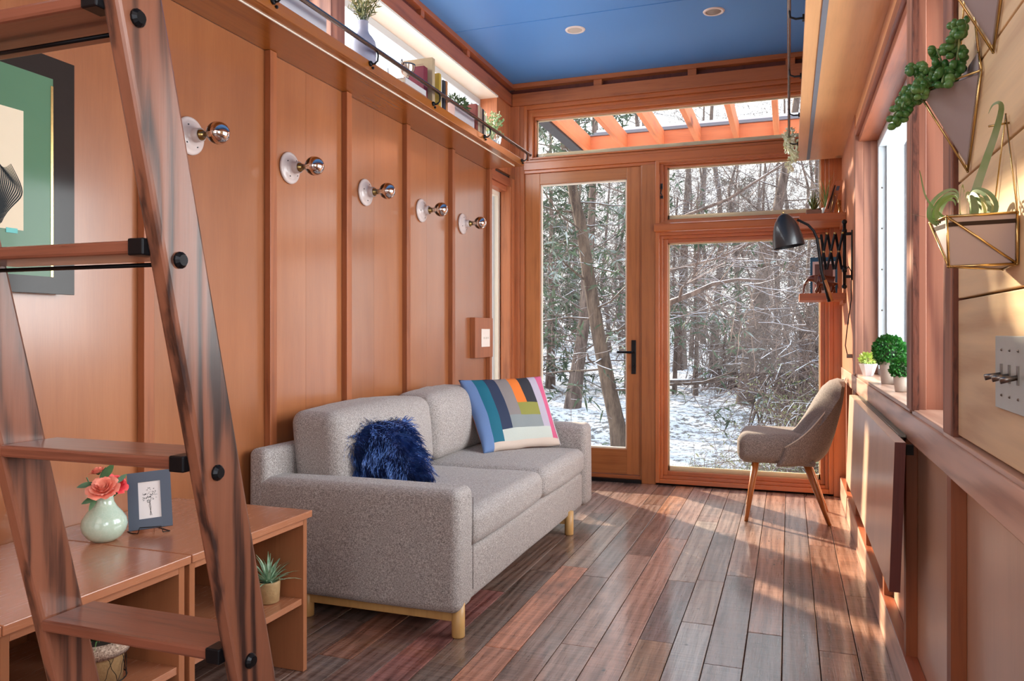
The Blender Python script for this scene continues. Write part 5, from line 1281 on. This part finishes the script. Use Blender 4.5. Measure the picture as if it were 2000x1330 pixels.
for i,p in enumerate(protos):
    if i not in used: p.location=(-12,40+i,0)
# brambles and shrubs near the house
def bramble(seed,H,R,n,leafy):
    rr=random.Random(seed); t=T('shrub','x','shrub',group='leafless brambles outside the end windows'); mw=MB(); lf_=MB()
    for k in range(n):
        a=rr.uniform(0,6.28); r=R*rr.uniform(.4,1.2); h=H*rr.uniform(.5,1.2); b=Vector((rr.gauss(0,R*.25),rr.gauss(0,R*.25),-.1)); e=Vector((math.cos(a)*r,math.sin(a)*r,h*rr.uniform(.2,1)))
        m_=b*.3+e*.4+Vector((0,0,h*.75)); pts=[b*(1-u)**2+m_*2*u*(1-u)+(b+e)*u*u+Vector((rr.gauss(0,.02),rr.gauss(0,.02),rr.gauss(0,.02))) for u in [j/7 for j in range(8)]]
        mw.tube(pts,[.0065*(1-.7*j/7)+.0015 for j in range(8)],3,cap=False)
        for q in range(7):
            p=pts[rr.randrange(2,8)]; d=Vector((rr.gauss(0,1),rr.gauss(0,1),rr.gauss(.2,.8))).normalized(); mw.tube([p,p+d*.13,p+d*.24+Vector((rr.gauss(0,.03),rr.gauss(0,.03),0))],[.003,.0022,.0015],3,cap=False)
            if leafy:
                for z in range(leafy): p2=p+d*rr.uniform(0,.24)+Vector((rr.gauss(0,.05),rr.gauss(0,.05),rr.gauss(0,.05))); e2=Vector((rr.gauss(0,1),rr.gauss(0,1),rr.gauss(0,1))).normalized(); lf_.ribbon([p2,p2+e2*.018,p2+e2*.036],[.003,.014,.002],(rr.random(),rr.random(),rr.random()))
    O('stems',mw,M['twig'],t,kind='stuff')
    if leafy: O('leaves',lf_,M['shrub'],t,kind='stuff')
    return t
B1=bramble(5,1.6,1.3,120,0); B2=bramble(6,1.1,.9,90,4)
B1['label']='tangle of bare arching bramble stems outside the end windows'; B2['label']='leafy greyish-green shrub low outside the right half of the end window'; B2['group']='leafy shrubs outside the end window'
for k,(X,Y,s_) in enumerate(((.75,10.6,1.1),(.7,13.5,1.2),(.5,16.5,1.2),(1.2,11.5,1.3),(-5.6,13.2,.8),(-1.6,22.,1.5),(-6.6,17.2,1.1),(.5,14,1.8))):
    c=B1 if k==0 else copy_tree(B1); c.location=(X,Y,gz(X,Y)); c.rotation_euler=(0,0,k*1.3); c.scale=(s_,s_,s_*1.1)
for k,(X,Y,s_) in enumerate(((.05,8.2,.8),(.5,9.0,1.2),(-.15,9.6,.7),(.3,10.8,1.2),(.9,8.4,1.2),(-.75,7.6,.45),(-.3,7.0,.5))):
    c=B2 if k==0 else copy_tree(B2); c.location=(X,Y,gz(X,Y)); c.rotation_euler=(0,0,k*2.1); c.scale=(s_,s_,s_)
t=T('fallen_log','fallen log lying across the snow in the large end window','log',(-2.2,19,gz(-2.2,19)+.35))
O('log',MB().tube([(-.9,0,-.05),(0,0,.0),(.75,.1,.06)],[.09,.08,.06],8),M['bark'],t,smooth=True)
